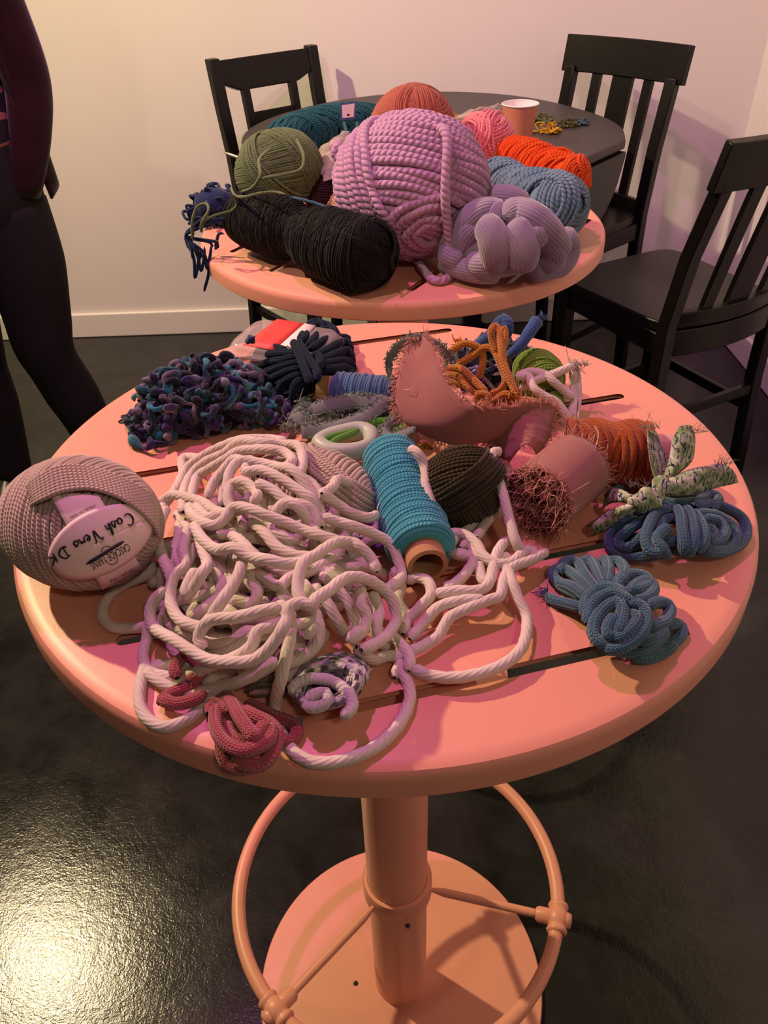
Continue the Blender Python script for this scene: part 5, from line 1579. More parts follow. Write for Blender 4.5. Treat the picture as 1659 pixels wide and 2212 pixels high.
# roll
E0, E1 = PX(1160, 1078, .031), PX(1238, 1012, .031)
dr = E1 - E0; Lr = np.linalg.norm(dr) + 0.004; dr /= np.linalg.norm(dr); Mr = frame_x(dr)
th = np.linspace(0, 2 * math.pi * 4.2, 170); rr = 0.0065 + (0.030 - 0.0065) * th / th[-1]
G = np.zeros((170, 9, 3))
for i in range(170):
    for j in range(9):
        G[i, j] = Mr @ np.array([Lr * j / 8, rr[i] * math.cos(th[i] - 2.46), rr[i] * math.sin(th[i] - 2.46)]) + E0
sheet(a, G, 0.0008)
spiral0 = G[:, 0]; spiral1 = G[:, -1]
fringe(fr, spiral0, -dr + np.array([0, 0, 0.1]), 620, 0.009, 0.00038, 65, 0.75)
fringe(fr, spiral1[110:], dr + np.array([0, 0, 0.25]), 260, 0.007, 0.00034, 66, 0.7)
fringe(fr, spiral0[115:], -dr, 200, 0.008, 0.00034, 67, 0.7)
a.build('cloth', M_MAUVE, FS); fr.build('frayed_threads', M_MAUVET, FS)['kind'] = 'stuff'
a = Acc(); M_THR = mat_plain('pale_thread', (0.72, 0.60, 0.50), 0.9)
for tr in ([(935, 748, .083), (945, 759, .084), (958, 758, .082)], [(870, 840, .064), (885, 842, .066), (897, 830, .068)], [(990, 925, .048), (997, 915, .049), (1000, 908, .052)], [(1283, 918, .058), (1292, 935, .060), (1290, 955, .058), (1285, 968, .057)],
           [(1133, 895, .058), (1140, 902, .055)], [(962, 853, .070), (970, 862, .069)], [(1182, 990, .064), (1186, 997, .064)]):
    tube(a, trace(tr), 0.00035, 4, 0.003)
a.build('loose_thread', M_THR, FS)['kind'] = 'stuff'

GS = thing('fabric_strip', tuple(PX(760, 900, 0)), 'grey green frayed fabric strips lying over the scissors', 'fabric')
a = Acc(); fr = Acc()
def st2(A, B, hA, hB, n, seed, sc=S2, ln=0.0022, cnt=220, bulge=0.003):
    PA, PB = trace(A, hA, **sc), trace(B, hB, **sc)
    if len(PA) == len(PB) and sc is S2:
        md = (PA + PB) / 2; PA, PB = md + (PA - md) * 1.5 + np.array([0, 0, .007]), md + (PB - md) * 1.5 + np.array([0, 0, .007])
    strip(a, PA, PB, n, 7, bulge=bulge, wav=0.0012, seed=seed)
    o_ = PA.mean(0) - PB.mean(0); o_ /= np.linalg.norm(o_)
    fringe(fr, PA, o_ + np.array([0, 0, .3]), cnt, ln, 0.0005, seed + 1, 0.9); fringe(fr, PB, -o_ + np.array([0, 0, .2]), cnt, ln, 0.0005, seed + 2, 0.9)
def ribbon_on(tr, h, sc, width, seed, ln=0.0022, cnt=230):
    C = catmull(trace(tr, h, **sc), 0.003); T = np.gradient(C, axis=0); T /= np.linalg.norm(T, axis=1)[:, None]
    k = np.linspace(0, 1, len(C)); n_ = np.stack([0.25 * np.sin(5 * k + seed), -0.45 + 0.35 * np.sin(7 * k + seed), 0.8 + 0 * k], 1)
    S_ = np.cross(T, n_); S_ /= np.linalg.norm(S_, axis=1)[:, None]
    G = np.stack([C + S_ * width * (v - 0.5) + np.array([0, 0, 1]) * 0.0015 * math.sin(math.pi * v) for v in np.linspace(0, 1, 7)], 1)
    G[:, :, 2] = np.maximum(G[:, :, 2], HT + 0.001)
    sheet(a, G, 0.0007)
    fringe(fr, G[:, 0], (0, .3, .8), cnt, ln, 0.0005, seed + 1, 0.9); fringe(fr, G[:, -1], (0, -.6, .5), cnt, ln, 0.0005, seed + 2, 0.9)
ribbon_on([(330, 400), (430, 360), (540, 300), (650, 265), (800, 235), (950, 210), (1100, 220), (1250, 190), (1340, 120)], .030, S2, 0.013, 70)
ribbon_on([(420, 520), (560, 505), (700, 480), (850, 435), (950, 400), (1060, 360), (1150, 300), (1240, 230), (1340, 130)], .030, S2, 0.012, 74)
ribbon_on([(280, 430), (380, 430), (500, 400), (640, 350), (800, 320)], .022, S2, 0.011, 76)
st2([(380, 330), (450, 400), (500, 470), (560, 500)], [(300, 470), (380, 480), (450, 530), (540, 545)], .022, .016, 20, 78, ln=0.006, cnt=200)
st2([(850, 832, -.045), (834, 800, -.03), (838, 765, -.012), (865, 735, 0.0), (905, 722, .004), (935, 733, .002)], [(858, 845, -.045), (846, 810, -.03), (851, 775, -.014), (874, 750, -.004), (905, 738, 0.0), (930, 745, 0)], .080, .078, 30, 82, sc=dict(), cnt=130)
st2([(935, 735, 0), (960, 748, -.006), (980, 775, -.02)], [(930, 748, 0), (950, 760, -.006), (966, 785, -.02)], .076, .072, 16, 86, sc=dict(), cnt=90)
st2([(1470, 330), (1380, 390), (1300, 480), (1240, 550), (1235, 620), (1300, 690), (1400, 680), (1480, 620), (1560, 560)], [(1510, 380), (1440, 440), (1345, 520), (1295, 560), (1300, 610), (1350, 635), (1400, 600), (1500, 560), (1580, 520)], .034, .030, 40, 90, cnt=260)
a.build('cloth', M_GREY, GS); fr.build('frayed_threads', M_GREYT, GS)['kind'] = 'stuff'

# ------------------------------------------------------------------ scissors
M_MINT = mat_plain('pale_mint_handle', (0.42, 0.47, 0.38), 0.45)
M_GRN = mat_plain('bright_green_handle', (0.10, 0.30, 0.035), 0.4)
M_STEEL = mat_plain('steel', (0.55, 0.55, 0.55), 0.25, metal=1.0)
SC = thing('scissors', tuple(PX(790, 950, 0)), 'mint and green handled scissors under the grey green fabric strips', 'scissors')
def loop(tr, h, r, k, mat, nm):
    a = Acc(); tube(a, trace(tr, h, **S2), r, 14, 0.003, closed=True, flat=((0, 0, 1), k)); return a.build(nm, mat, SC)
loop([(600, 640), (700, 575), (830, 540), (980, 510), (1085, 530), (1125, 590), (1105, 665), (1010, 710), (860, 730), (700, 715)], .024, .0075, 1.15, M_MINT, 'handle')
loop([(640, 605), (740, 560), (860, 530), (970, 510), (900, 545), (780, 590), (700, 640)], .028, .0028, 1.0, M_GRN, 'handle_inlay')
loop([(1080, 500), (1180, 460), (1290, 450), (1400, 420), (1480, 450), (1440, 520), (1340, 560), (1200, 565), (1110, 550)], .014, .0068, 1.1, M_GRN, 'handle')
for p, q in (((1080, 560), (1900, 420)), ((1450, 500), (1950, 430))):
    a = Acc(); P0, P1 = trace([p, q], .008, **S2); M = frame_x(P1 - P0); box(a, (0, -0.006, -0.0011), (np.linalg.norm(P1 - P0), 0.006, 0.0011), M, P0); hard(a, 'blade', M_STEEL, SC)

# ------------------------------------------------------------------ mustard cord
S4 = dict(s=2.552, ox=800, oy=660)
o = thing('cord_bundle', tuple(PX(1010, 850, 0)), 'looped mustard yellow knitted cord rising behind the mauve fabric strip', 'cord')
a = Acc()
cords(a, [
    [(420, 420, -.012), (520, 440, -.012), (580, 480, -.012), (650, 520, -.014)], [(400, 380, -.008), (480, 390, -.006), (540, 440, -.008), (620, 500, -.01)], [(400, 345, -.004), (500, 350, 0), (560, 400, 0), (640, 480, -.004)],
    [(410, 310, -.006), (450, 250, .008), (520, 210, .014), (590, 230, .012), (620, 280, .004), (612, 350, -.006), (590, 410, -.016)],
    [(470, 330, -.004), (560, 280, .004), (620, 235, .012), (680, 245, .012), (720, 330, .004), (745, 410, -.004), (710, 470, -.012), (650, 490, -.016)],
    [(700, 270, .010), (672, 190, .020), (668, 135, .028), (690, 112, .030), (712, 150, .026), (722, 230, .018), (735, 320, .008), (775, 420, -.002), (810, 500, -.01)],
    [(722, 150, .027), (735, 125, .029), (742, 170, .024), (728, 250, .014), (740, 340, .004), (765, 430, -.004)],
    [(580, 540, -.012), (600, 490, -.004), (650, 500, -.004), (640, 545, -.01), (600, 560, -.016)], [(680, 530, -.012), (740, 490, -.004), (800, 510, -.006), (760, 540, -.012), (690, 545, -.014)],
    [(660, 550, -.016), (780, 525, -.012), (900, 530, -.014), (940, 560, -.02)],
], 0.0036, 0.046, step=0.0028, **S4)
a.build('cord_loops', M_MUST, o); a = Acc()
cords(a, [[(270, 680), (330, 710), (390, 720)], [(260, 790), (300, 770), (340, 790)], [(210, 620), (250, 660), (320, 690)], [(580, 720), (640, 740), (700, 720)]], 0.0034, 0.022, **S4)
a.build('cord_ends', M_MUST, o)['kind'] = 'stuff'
a = Acc()
for (x, y, h_) in ((470, 200, .05), (770, 485, .045), (800, 510, .04)):
    e = PX(800 + x / 2.552, 660 + y / 2.552, h_); fringe(a, [e, e + np.array([0.003, 0, 0])], (-.4, 0, .8), 24, 0.006, 0.0005, 20 + x, 0.7)
a.build('frayed_end', M_MUSTT, o)['kind'] = 'stuff'

# ------------------------------------------------------------------ mixed blue scrap yarn with roving ends
o = thing('scrap_yarn', tuple(PX(1060, 830, 0)), 'clump of blue, lilac and grey scrap yarn behind the mustard cord', 'yarn')
SCP = [(0.03, 0.07, 0.18), (0.02, 0.03, 0.06), (0.35, 0.28, 0.38), (0.09, 0.12, 0.11), (0.45, 0.40, 0.36), (0.05, 0.10, 0.24), (0.10, 0.09, 0.06), (0.20, 0.12, 0.30)]
a = Acc()
cs = PX(1065, 815, 0)
ellipsoid(a, np.eye(3), cs + np.array([0, 0, 0.012]), (0.042, 0.026, 0.024), 20, 12, (0.012, 0.016, 0.03), None, HT + 0.0005)
curls(a, 60, cs, np.eye(3), (0.052, 0.032, 0.046), 0.0019, 101, curl=0.016, length=0.10, sides=6, col=lambda g: SCP[g.integers(0, len(SCP))])
tube(a, trace([(1000, 850, .02), (1003, 815, .035), (985, 800, .04), (960, 830, .02)]), 0.006, 9, 0.004, col=(0.05, 0.11, 0.26))
tube(a, trace([(1010, 760, .03), (1050, 735, .045), (1075, 705, .058), (1088, 690, .064), (1096, 705, .06), (1090, 740, .045)]), 0.0065, 10, 0.004, col=(0.045, 0.09, 0.22))
tube(a, trace([(1095, 770, .045), (1115, 755, .052), (1135, 730, .06), (1150, 708, .066), (1162, 690, .07)]), lambda t: 0.0045 + 0.0022 * t, 10, 0.003, lobes=2, amp=0.1, pitch=0.03, col=(0.045, 0.10, 0.26), blunt=True)
e = PX(1162, 692, .070); fringe(a, [e - np.array([.003, 0, 0]), e + np.array([.004, 0, 0])], (.6, .2, .9), 40, 0.007, 0.0005, 103, 0.3, col=(0.06, 0.13, 0.30))
a.build('tangled_yarn', M_MULTI, o)

# ------------------------------------------------------------------ lime green skein
a = Acc(); c = PX(1163, 812, .024)
wound(a, c, rotz(0.35), (0.021, 0.030, 0.024), 0.0017, [((0.15, 1, 0.25), 0.35, 2.8, 0, 0.85), ((0.35, 1, -0.1), 1.0, 2.0, 0.0018, 0.9)], 111, sides=6, seg=44)
o = thing('yarn_skein', tuple(c - np.array([0, 0, .024])), 'small lime green yarn skein behind the white frayed rope end', 'yarn')
c = PX(1190, 880, .012)
wound(a, c, rotz(1.2), (0.022, 0.013, 0.013), 0.0017, [((1, 0.1, 0.1), 0.3, 2.8, 0, 0.9)], 112, sides=6, seg=36)
a.build('wound_yarn', M_LIME, o)

# ------------------------------------------------------------------ white rope end with frayed tassel
o = thing('cotton_rope', tuple(PX(1190, 870, 0)), 'short white cotton rope with a frayed tassel end beside the lime green skein', 'rope')
a = Acc()
cords(a, [[(800, 395, 0), (880, 365, .004), (960, 380, .004), (1010, 420, 0), (1080, 480, -.01), (1115, 510, -.014)], [(820, 460, -.01), (920, 410, 0), (1010, 378, .004), (1100, 340, .008), (1125, 335, .008)],
          [(800, 395, .004), (870, 390, .004), (900, 455, 0), (960, 500, -.006), (1020, 530, -.01), (1070, 590, -.018), (1100, 645, -.026)], [(1110, 630, -.03), (1118, 560, -.022), (1125, 500, -.016), (1120, 420, -.006), (1118, 355, .006)]],
      0.0040, 0.036, step=0.0028, lobes=3, amp=0.1, pitch=0.02, **S4)
a.build('rope_strands', M_ROPE, o)
a = Acc(); g4 = rng(15)
for k in range(60):
    x = g4.uniform(1112, 1160)
    tr = [(x * 0.6 + 1130 * 0.4, 335 + g4.normal(0, 4), .008), (x, 400, -.002), (x + g4.normal(0, 5), 500, -.014), (x * 0.5 + 1132 * 0.5 + g4.normal(0, 5), 600 + g4.normal(0, 15), -.027)]
    tube(a, trace(tr, .036, **S4), 0.0006, 4, 0.006)
e = PX(800 + 1135 / 2.552, 660 + 335 / 2.552, .044); fringe(a, [e - np.array([.006, 0, 0]), e + np.array([.008, 0, 0])], (.2, .2, .8), 60, 0.008, 0.0005, 16, 0.6)
a.build('frayed_tassel', M_ROPET, o)['kind'] = 'stuff'


# ------------------------------------------------------------------ green printed fabric tie
def mat_greenprint():
    m, nt, p = mat_base('green_printed_cotton'); L = nt.links
    tc = nt.nodes.new('ShaderNodeTexCoord')
    n = nd(nt, 'ShaderNodeTexNoise', Scale=130.0, Detail=3.0); L.new(tc.outputs['Object'], n.inputs['Vector'])
    r = nt.nodes.new('ShaderNodeValToRGB')
    r.color_ramp.elements[0].position = 0.38; r.color_ramp.elements[0].color = (0.17, 0.25, 0.09, 1)
    r.color_ramp.elements[1].position = 0.62; r.color_ramp.elements[1].color = (0.60, 0.60, 0.50, 1)
    e = r.color_ramp.elements.new(0.5); e.color = (0.33, 0.42, 0.23, 1)
    L.new(n.outputs['Fac'], r.inputs[0])
    w = nd(nt, 'ShaderNodeTexWave', Scale=85.0, Distortion=10.0, Detail=2.0); w.inputs['Detail Scale'].default_value = 1.5; L.new(tc.outputs['Object'], w.inputs['Vector'])
    n2 = nd(nt, 'ShaderNodeTexNoise', Scale=150.0, Detail=1.0); L.new(tc.outputs['Object'], n2.inputs['Vector'])
    msk = mth(nt, 'MULTIPLY', mth(nt, 'LESS_THAN', w.outputs['Fac'], 0.13), mth(nt, 'GREATER_THAN', n2.outputs['Fac'], 0.44))
    mx = nt.nodes.new('ShaderNodeMix'); mx.data_type = 'RGBA'; mx.inputs[7].default_value = (0.015, 0.03, 0.07, 1)
    L.new(msk, mx.inputs[0]); L.new(r.outputs[0], mx.inputs[6]); L.new(mx.outputs[2], p.inputs['Base Color'])
    p.inputs['Roughness'].default_value = 0.75
    return m


M_TIE = mat_greenprint()
o = thing('fabric_tie', tuple(PX(1400, 1080, 0)), 'green printed cotton strip knotted around the blue cord bundle', 'fabric')
a = Acc(); fr = Acc()
def tie(A, B, n, seed, bulge, thick=0.0008, wav=0.002):
    strip(a, trace(A, 0, **S8), trace(B, 0, **S8), n, 9, bulge=bulge, wav=wav * 0.35, thick=thick, seed=seed, bdir=(0, -0.5, 0.8))
tie([(885, 128, .062), (892, 260, .055), (915, 400, .044), (945, 480, .036)], [(935, 145, .060), (985, 260, .050), (1025, 370, .042), (1005, 480, .036)], 24, 1, -0.005)
tie([(1090, 125, .068), (1050, 200, .062), (1025, 330, .050), (990, 450, .040)], [(1185, 155, .064), (1188, 250, .056), (1165, 350, .046), (1040, 460, .038)], 26, 2, 0.007, wav=0.003)
tie([(1365, 365, .046), (1200, 388, .046), (1080, 430, .044), (970, 490, .040)], [(1468, 480, .034), (1300, 522, .030), (1140, 562, .032), (985, 560, .034)], 28, 3, 0.006, wav=0.002)
tie([(800, 590, .036), (720, 530, .032), (650, 523, .022), (605, 570, .012)], [(780, 610, .034), (700, 605, .030), (640, 620, .018), (590, 660, .008)], 20, 4, 0.008)
tie([(810, 610, .034), (700, 640, .030), (600, 690, .018), (500, 765, .008)], [(800, 675, .030), (705, 725, .022), (625, 785, .010), (525, 825, .004)], 24, 5, 0.008)
def knot(V):
    return V * (1 + 0.10 * np.sin(V[:, :1] * 420 + V[:, 2:] * 260) + 0.07 * np.sin(V[:, 1:2] * 500 + 1))
ellipsoid(a, rotz(0.35), PX(1100 + 885 / 2.968, 880 + 595 / 2.968, .036), (0.0145, 0.0095, 0.0095), 36, 24, fn=knot)
ellipsoid(a, rotz(0.9), PX(1100 + 975 / 2.968, 880 + 505 / 2.968, .038), (0.0085, 0.008, 0.0075), 28, 18, fn=knot)
a.build('cloth', M_TIE, o)
for x, y, h_, d in ((1180, 155, .066, (.7, .3, .5)), (1360, 370, .046, (.5, .6, .5)), (910, 135, .061, (-.3, .5, .7)), (830, 510, .036, (-.2, .3, .8))):
    e = PX(1100 + x / 2.968, 880 + y / 2.968, h_); fringe(fr, [e - np.array([.006, 0, 0]), e + np.array([.006, 0, 0])], d, 26, 0.008, 0.0002, x, 0.5)
fr.build('frayed_threads', M_GREYT, o)['kind'] = 'stuff'

# purple roving scraps under the rope
M_PURP = mat_yarn('purple_roving', (0.20, 0.08, 0.30), (0.28, 0.13, 0.36), 'wool', strength=0.6)
o = thing('yarn_scrap', tuple(PX(800, 1130, 0)), 'bits of purple roving yarn between the cream rope and turquoise spool', 'yarn')
a = Acc(); curls(a, 16, PX(800, 1145, 0), np.eye(3), (0.022, 0.026, 0.022), 0.0032, 121, curl=0.02, length=0.07, sides=7); a.build('loose_yarn', M_PURP, o)

# ------------------------------------------------------------------ back table pile
GRP = 'yarn balls and skeins on the far table'
M_LAV = mat_yarn('lavender_chunky_yarn', (0.45, 0.25, 0.40), (0.50, 0.29, 0.44), 'ply', fu=1.3, nv=2, strength=0.8, dist=0.002, sheen=0.3)
M_SAGE = mat_yarn('sage_green_wool', (0.120, 0.165, 0.070), (0.150, 0.195, 0.090), 'ply', fu=3.0, nv=2, strength=0.6, dist=0.001, sheen=0.25)
M_BLK = mat_yarn('black_green_acrylic', (0.0028, 0.0040, 0.0032), (0.0045, 0.0060, 0.0048), 'ply', fu=3.0, nv=2, strength=0.5, dist=0.001, sheen=0.08, rough=0.7)
M_TEAL = mat_yarn('teal_wool', (0.008, 0.075, 0.095), (0.012, 0.105, 0.125), 'ply', fu=2.0, nv=2, strength=0.7, dist=0.0015, sheen=0.2)
M_TERRA = mat_yarn('terracotta_yarn', (0.36, 0.095, 0.062), (0.40, 0.12, 0.075), 'ply', fu=2.5, nv=2, strength=0.6, dist=0.001, sheen=0.2)
M_PINK = mat_yarn('bubblegum_pink_yarn', (0.72, 0.20, 0.24), (0.78, 0.26, 0.29), 'ply', fu=1.8, nv=2, strength=0.7, dist=0.0015, sheen=0.25)
M_ORNG = mat_yarn('orange_red_yarn', (0.62, 0.055, 0.006), (0.66, 0.075, 0.010), 'ply', fu=2.0, nv=2, strength=0.7, dist=0.0015, sheen=0.15)
M_SKY = mat_yarn('dusty_sky_blue_yarn', (0.115, 0.20, 0.29), (0.15, 0.235, 0.32), 'ply', fu=1.6, nv=2, strength=0.8, dist=0.0018, sheen=0.25)
M_ROV = mat_yarn('lilac_roving', (0.32, 0.265, 0.34), (0.26, 0.19, 0.31), 'ply', fu=0.12, nv=26, strength=0.35, dist=0.002, sheen=0.5, patch=18, fuzz=500)
M_NAVH = mat_yarn('navy_chenille', (0.010, 0.020, 0.065), (0.020, 0.035, 0.095), 'wool', strength=0.7, sheen=0.25)
M_PLUM = mat_yarn('plum_yarn', (0.030, 0.010, 0.014), (0.045, 0.015, 0.020), 'ply', fu=2.5, nv=2, sheen=0.15)
M_OLV = mat_yarn('olive_ribbon_yarn', (0.10, 0.085, 0.015), (0.15, 0.12, 0.02), 'wool')
M_GOLD = mat_yarn('pale_gold_yarn', (0.50, 0.30, 0.15), (0.58, 0.37, 0.20), 'ply', fu=3, nv=2)
M_BAG = mat_clear('clear_plastic_film', (0.72, 0.62, 0.55), 0.30, 0.12)

# black skein
p0, p1 = PX(545, 470, .046), PX(785, 551, .046)
a = Acc()
prof = lambda t: 0.047 * (1 - 0.30 * math.exp(-((t - 0.47) / 0.10) ** 2)) * (0.93 + 0.11 * t)
skein(a, p0, p1, prof, 0.0013, 201, tilt=0.55, sides=5, seg=46, sp=0.42, layers=1, flat=0.92, tw=0.5)
skein(a, p0, p1, lambda t: prof(t) + 0.001, 0.0012, 202, tilt=-0.35, sides=5, seg=46, sp=1.4, flat=0.92)
ME_ = frame_x(p1 - p0); RE = 0.047 * 1.03
wound(a, p1, ME_, (0.030, RE, RE * 0.92), 0.0014, [((1, 0.12, 0.1), 0.04, 1.55, 0.0005, 0.62), ((0.75, 0.6, 0.5), 0.5, 1.25, 0.0015, 0.9)], 203, sides=5, seg=48, wob=0.03)
wound(a, p0, ME_, (0.022, 0.0435, 0.040), 0.0014, [((-1, 0.1, 0.1), 0.04, 1.55, 0.0005, 0.62)], 204, sides=5, seg=48, wob=0.03)
o = thing('yarn_skein', tuple((p0 + p1) / 2 - np.array([0, 0, .045])), 'long black-green yarn skein pinched in the middle at the front of the far table', 'yarn', GRP)
a.build('wound_yarn', M_BLK, o)
a = Acc(); g5 = rng(3)
for tr in ([(640, 552, .03), (665, 560, .02), (672, 590, .01)], [(730, 500, .085), (780, 520, .08), (830, 545, .06)]):
    a = Acc(); tube(a, trace(tr), 0.0012, 5, 0.004); a.build('loose_strand', M_BLK, o)

# big lavender ball
CL = PX(893, 400, .095)
a = Acc()
ML = rotz(math.radians(-8))
def chub(V):
    return V
wound(a, CL, ML, (0.100, 0.090, 0.089), 0.0056, [((0.2, 0.65, 1), 0.10, 3.0, 0.0, 0.86), ((1, -0.15, 0.35), 1.75, 2.75, 0.006, 0.9), ((0.35, -1.0, -0.55), 0.12, 0.62, 0.004, 0.92)], 211, sides=9, seg=110, lobes=2, amp=0.12, pitch=0.017, wob=0.016)
for k in range(7):
    P = trace([(752 + 6 * k, 300 + 4 * k, .15), (742 + 9 * k, 360 + 5 * k, .118), (770 + 10 * k, 440 + 5 * k, .080), (825 + 9 * k, 500 + 2 * k, .045), (885 + 4 * k, 540 - k, .018)])
    P[1:4] += np.array([0, -0.006, 0.004])
    tube(a, P, 0.0054, 9, 0.004, 2, 0.12, 0.017)
o = thing('yarn_ball', tuple(CL - np.array([0, 0, .09])), 'large lavender chunky yarn ball in the middle of the far table', 'yarn', GRP)
a.build('wound_yarn', M_LAV, o)
def on_ell(px, py, C_, M_, R_, lift):
    d = ((px - W / 2) / FPX) * _r - ((py - H / 2) / FPX) * _u + _fwd
    Mi = np.linalg.inv(M_); R2 = np.array(R_) + lift
    o_ = (Mi @ (CAM - C_)) / R2; dd = (Mi @ d) / R2
    A = dd @ dd; B = 2 * o_ @ dd; disc = B * B - 4 * A * (o_ @ o_ - 1)
    return CAM + d * ((-B - math.sqrt(max(disc, 0.0))) / (2 * A))
a = Acc()
P = [on_ell(x_, y_, CL, ML, (0.100, 0.090, 0.089), l_) for x_, y_, l_ in ((948, 272, .002), (960, 284, .009), (966, 305, .011), (965, 345, .012), (962, 395, .012), (962, 440, .012), (967, 490, .012))]
P += list(trace([(974, 545, .036), (977, 578, .014), (965, 602, .006), (940, 606, .006), (915, 585, .006), (893, 550, .006)]))
tube(a, np.array(P), 0.0056, 10, 0.0035, 2, 0.12, 0.017, blunt=True)
a.build('yarn_tail', M_LAV, o)
a = Acc(); cb = PX(741, 338, .118)
curls(a, 7, cb, np.eye(3), (0.010, 0.010, 0.022), 0.0050, 213, curl=0.014, length=0.05, sides=8, zmin=HT + .09, lobes=2, amp=.16, pitch=.022); a.build('yarn_loop', M_LAV, o)

# sage ball
CS = PX(588, 370, .075)
a = Acc()
dS = PX(680, 345, .085) - PX(520, 400, .065)
MS = frame_x(dS)
egg = lambda V: V * np.array([1, 1, 1]) * (1 + 0.16 * V[:, :1] / 0.068)
wound(a, CS, MS, (0.068, 0.053, 0.053), 0.0019, [((0.12, 0.25, 1), 0.2, 2.95, 0, 0.85), ((1, 0.2, 0.2), 0.55, 1.35, 0.0018, 0.9), ((0.8, -0.5, 0.5), 1.2, 1.7, 0.0034, 0.95)], 221, sides=6, seg=60, shape=egg)
o = thing('yarn_ball', tuple(CS - np.array([0, 0, .075])), 'sage green egg-shaped yarn ball resting behind the black-green skein', 'yarn', GRP)
a.build('wound_yarn', M_SAGE, o)
a = Acc(); tube(a, trace([(498, 405, .075), (508, 422, .085), (530, 425, .10), (560, 418, .105), (590, 415, .105), (618, 420, .105)]), 0.0019, 6, 0.004)
tube(a, trace([(505, 420, .09), (512, 440, .075), (500, 455, .068), (465, 465, .066), (440, 480, .058), (435, 500, .045), (436, 480, .060), (450, 455, .070), (445, 440, .074), (425, 448, .068), (415, 480, .05), (416, 520, .025)]), 0.0019, 6, 0.004)
tube(a, trace([(585, 320, .13), (560, 345, .128), (562, 380, .118), (545, 405, .10), (520, 415, .085)]), 0.0022, 6, 0.004)
tube(a, trace([(640, 300, .128), (655, 335, .125), (650, 365, .115), (610, 378, .118), (565, 385, .118)]), 0.0022, 6, 0.004)
a.build('yarn_tail', M_SAGE, o)

# navy chenille hank hanging over the edge
o = thing('yarn_hank', tuple(PX(460, 500, 0)), 'navy chenille hank with strands hanging over the edge of the far table', 'yarn', GRP)
a = Acc()
ch = PX(470, 478, .0)
ellipsoid(a, np.eye(3), ch + np.array([0, 0, .025]), (0.032, 0.03, 0.026), 18, 12, None, None, HT + 0.0005)
curls(a, 42, ch, np.eye(3), (0.040, 0.040, 0.056), 0.0024, 231, curl=0.026, length=0.12, sides=6)
a.build('chenille_strands', M_NAVH, o)
for k in range(9):
    x = 408 + 6.5 * k; g5 = rng(300 + k)
    low = (545, 560, 600, 560, 585, 632, 580, 545, 530)[k]
    top = PX(440 + 6 * k, 470, .055); edge = PX(425 + 7 * k, 500, .03) + np.array([-0.012, -0.01, 0])
    yb_ = edge[1] - 0.012; d = ((x - W / 2) / FPX) * _r - ((low - H / 2) / FPX) * _u + _fwd; end = CAM + d * (yb_ / d[1])
    if end[2] > HT:
        end = edge + np.array([0, 0, -0.02])
    mid = (edge + end) / 2 + np.array([g5.normal(0, .004), -0.004, 0])
    edge[0] = min(edge[0], -0.262)
    pts = [top, edge, mid, end]
    if k % 2 == 0:
        pts += [end + np.array([0.008, 0, 0.02]), mid + np.array([0.012, 0.002, 0.01])]
    a = Acc(); tube(a, np.array(pts), 0.0023, 6, 0.004); a.build('hanging_strand', M_NAVH, o)

# teal skein
p0, p1 = PX(612, 300, .045), PX(800, 268, .045)
a = Acc(); skein(a, p0, p1, lambda t: 0.044 * (0.55 + 0.45 * math.sin(math.pi * (0.10 + 0.75 * t)) ** 0.7), 0.0026, 241, tilt=1.5, sides=6, seg=50, sp=0.6, lobes=2, amp=0.1, layers=2)
o = thing('yarn_skein', tuple((p0 + p1) / 2 - np.array([0, 0, .045])), 'dark teal yarn skein with a hanging tag at the back of the far table', 'yarn', GRP)
a.build('wound_yarn', M_TEAL, o)
a = Acc(); tube(a, trace([(742, 262, .10), (748, 285, .092), (752, 310, .08)]), 0.0026, 6, 0.004); tube(a, trace([(770, 262, .10), (775, 285, .09), (778, 310, .08)]), 0.0026, 6, 0.004); a.build('tie_strand', M_TEAL, o)
TG = bpy.data.objects.new('paper_tag', None); COL.objects.link(TG); TG.parent = o; TG['label'] = 'small white tag with a blue border'
M_TAGB = mat_plain('blue_tag_border', (0.05, 0.09, 0.28), 0.6)
def quad(cs, inset, lift, m, nm, par):
    cs = [np.array(c, float) for c in cs]; ce = sum(cs) / 4
    a = Acc(); G = np.zeros((2, 2, 3)); q = [c + (ce - c) * inset for c in cs]
    nrm_ = np.cross(q[1] - q[0], q[3] - q[0]); nrm_ /= np.linalg.norm(nrm_)
    if nrm_ @ (CAM - ce) < 0: nrm_ = -nrm_
    q = [c + nrm_ * lift for c in q]
    G[0, 0], G[1, 0], G[1, 1], G[0, 1] = q; sheet(a, G, 0.0005); return a.build(nm, m, par, smooth=False)
tb = PX(752, 240, .10); ux_ = np.array([1, .1, 0.05]); uz_ = np.array([0.02, .25, 1.0]); uz_ /= np.linalg.norm(uz_)
tc4 = [tb + ux_ * -0.014 + uz_ * 0.013, tb + ux_ * 0.015 + uz_ * 0.014, tb + ux_ * 0.012 - uz_ * 0.013, tb - ux_ * 0.013 - uz_ * 0.013]
quad(tc4, 0, 0, M_TAGB, 'tag_border', TG); quad(tc4, 0.22, 0.0008, M_WHITE, 'tag_face', TG)
a = Acc()
for dx in (-.006, 0.0, .006):
    tube(a, [tb + ux_ * dx + uz_ * 0.006 + np.array([0, -.0016, 0]), tb + ux_ * (dx + .001) + np.array([0, -.0016, 0])], 0.0009, 4, 0.003)
ellipsoid(a, np.eye(3), tb - uz_ * 0.006 + np.array([0, -.0012, 0]), (0.003, 0.0006, 0.002), 8, 6); a.build('tag_print', M_INK, TG)

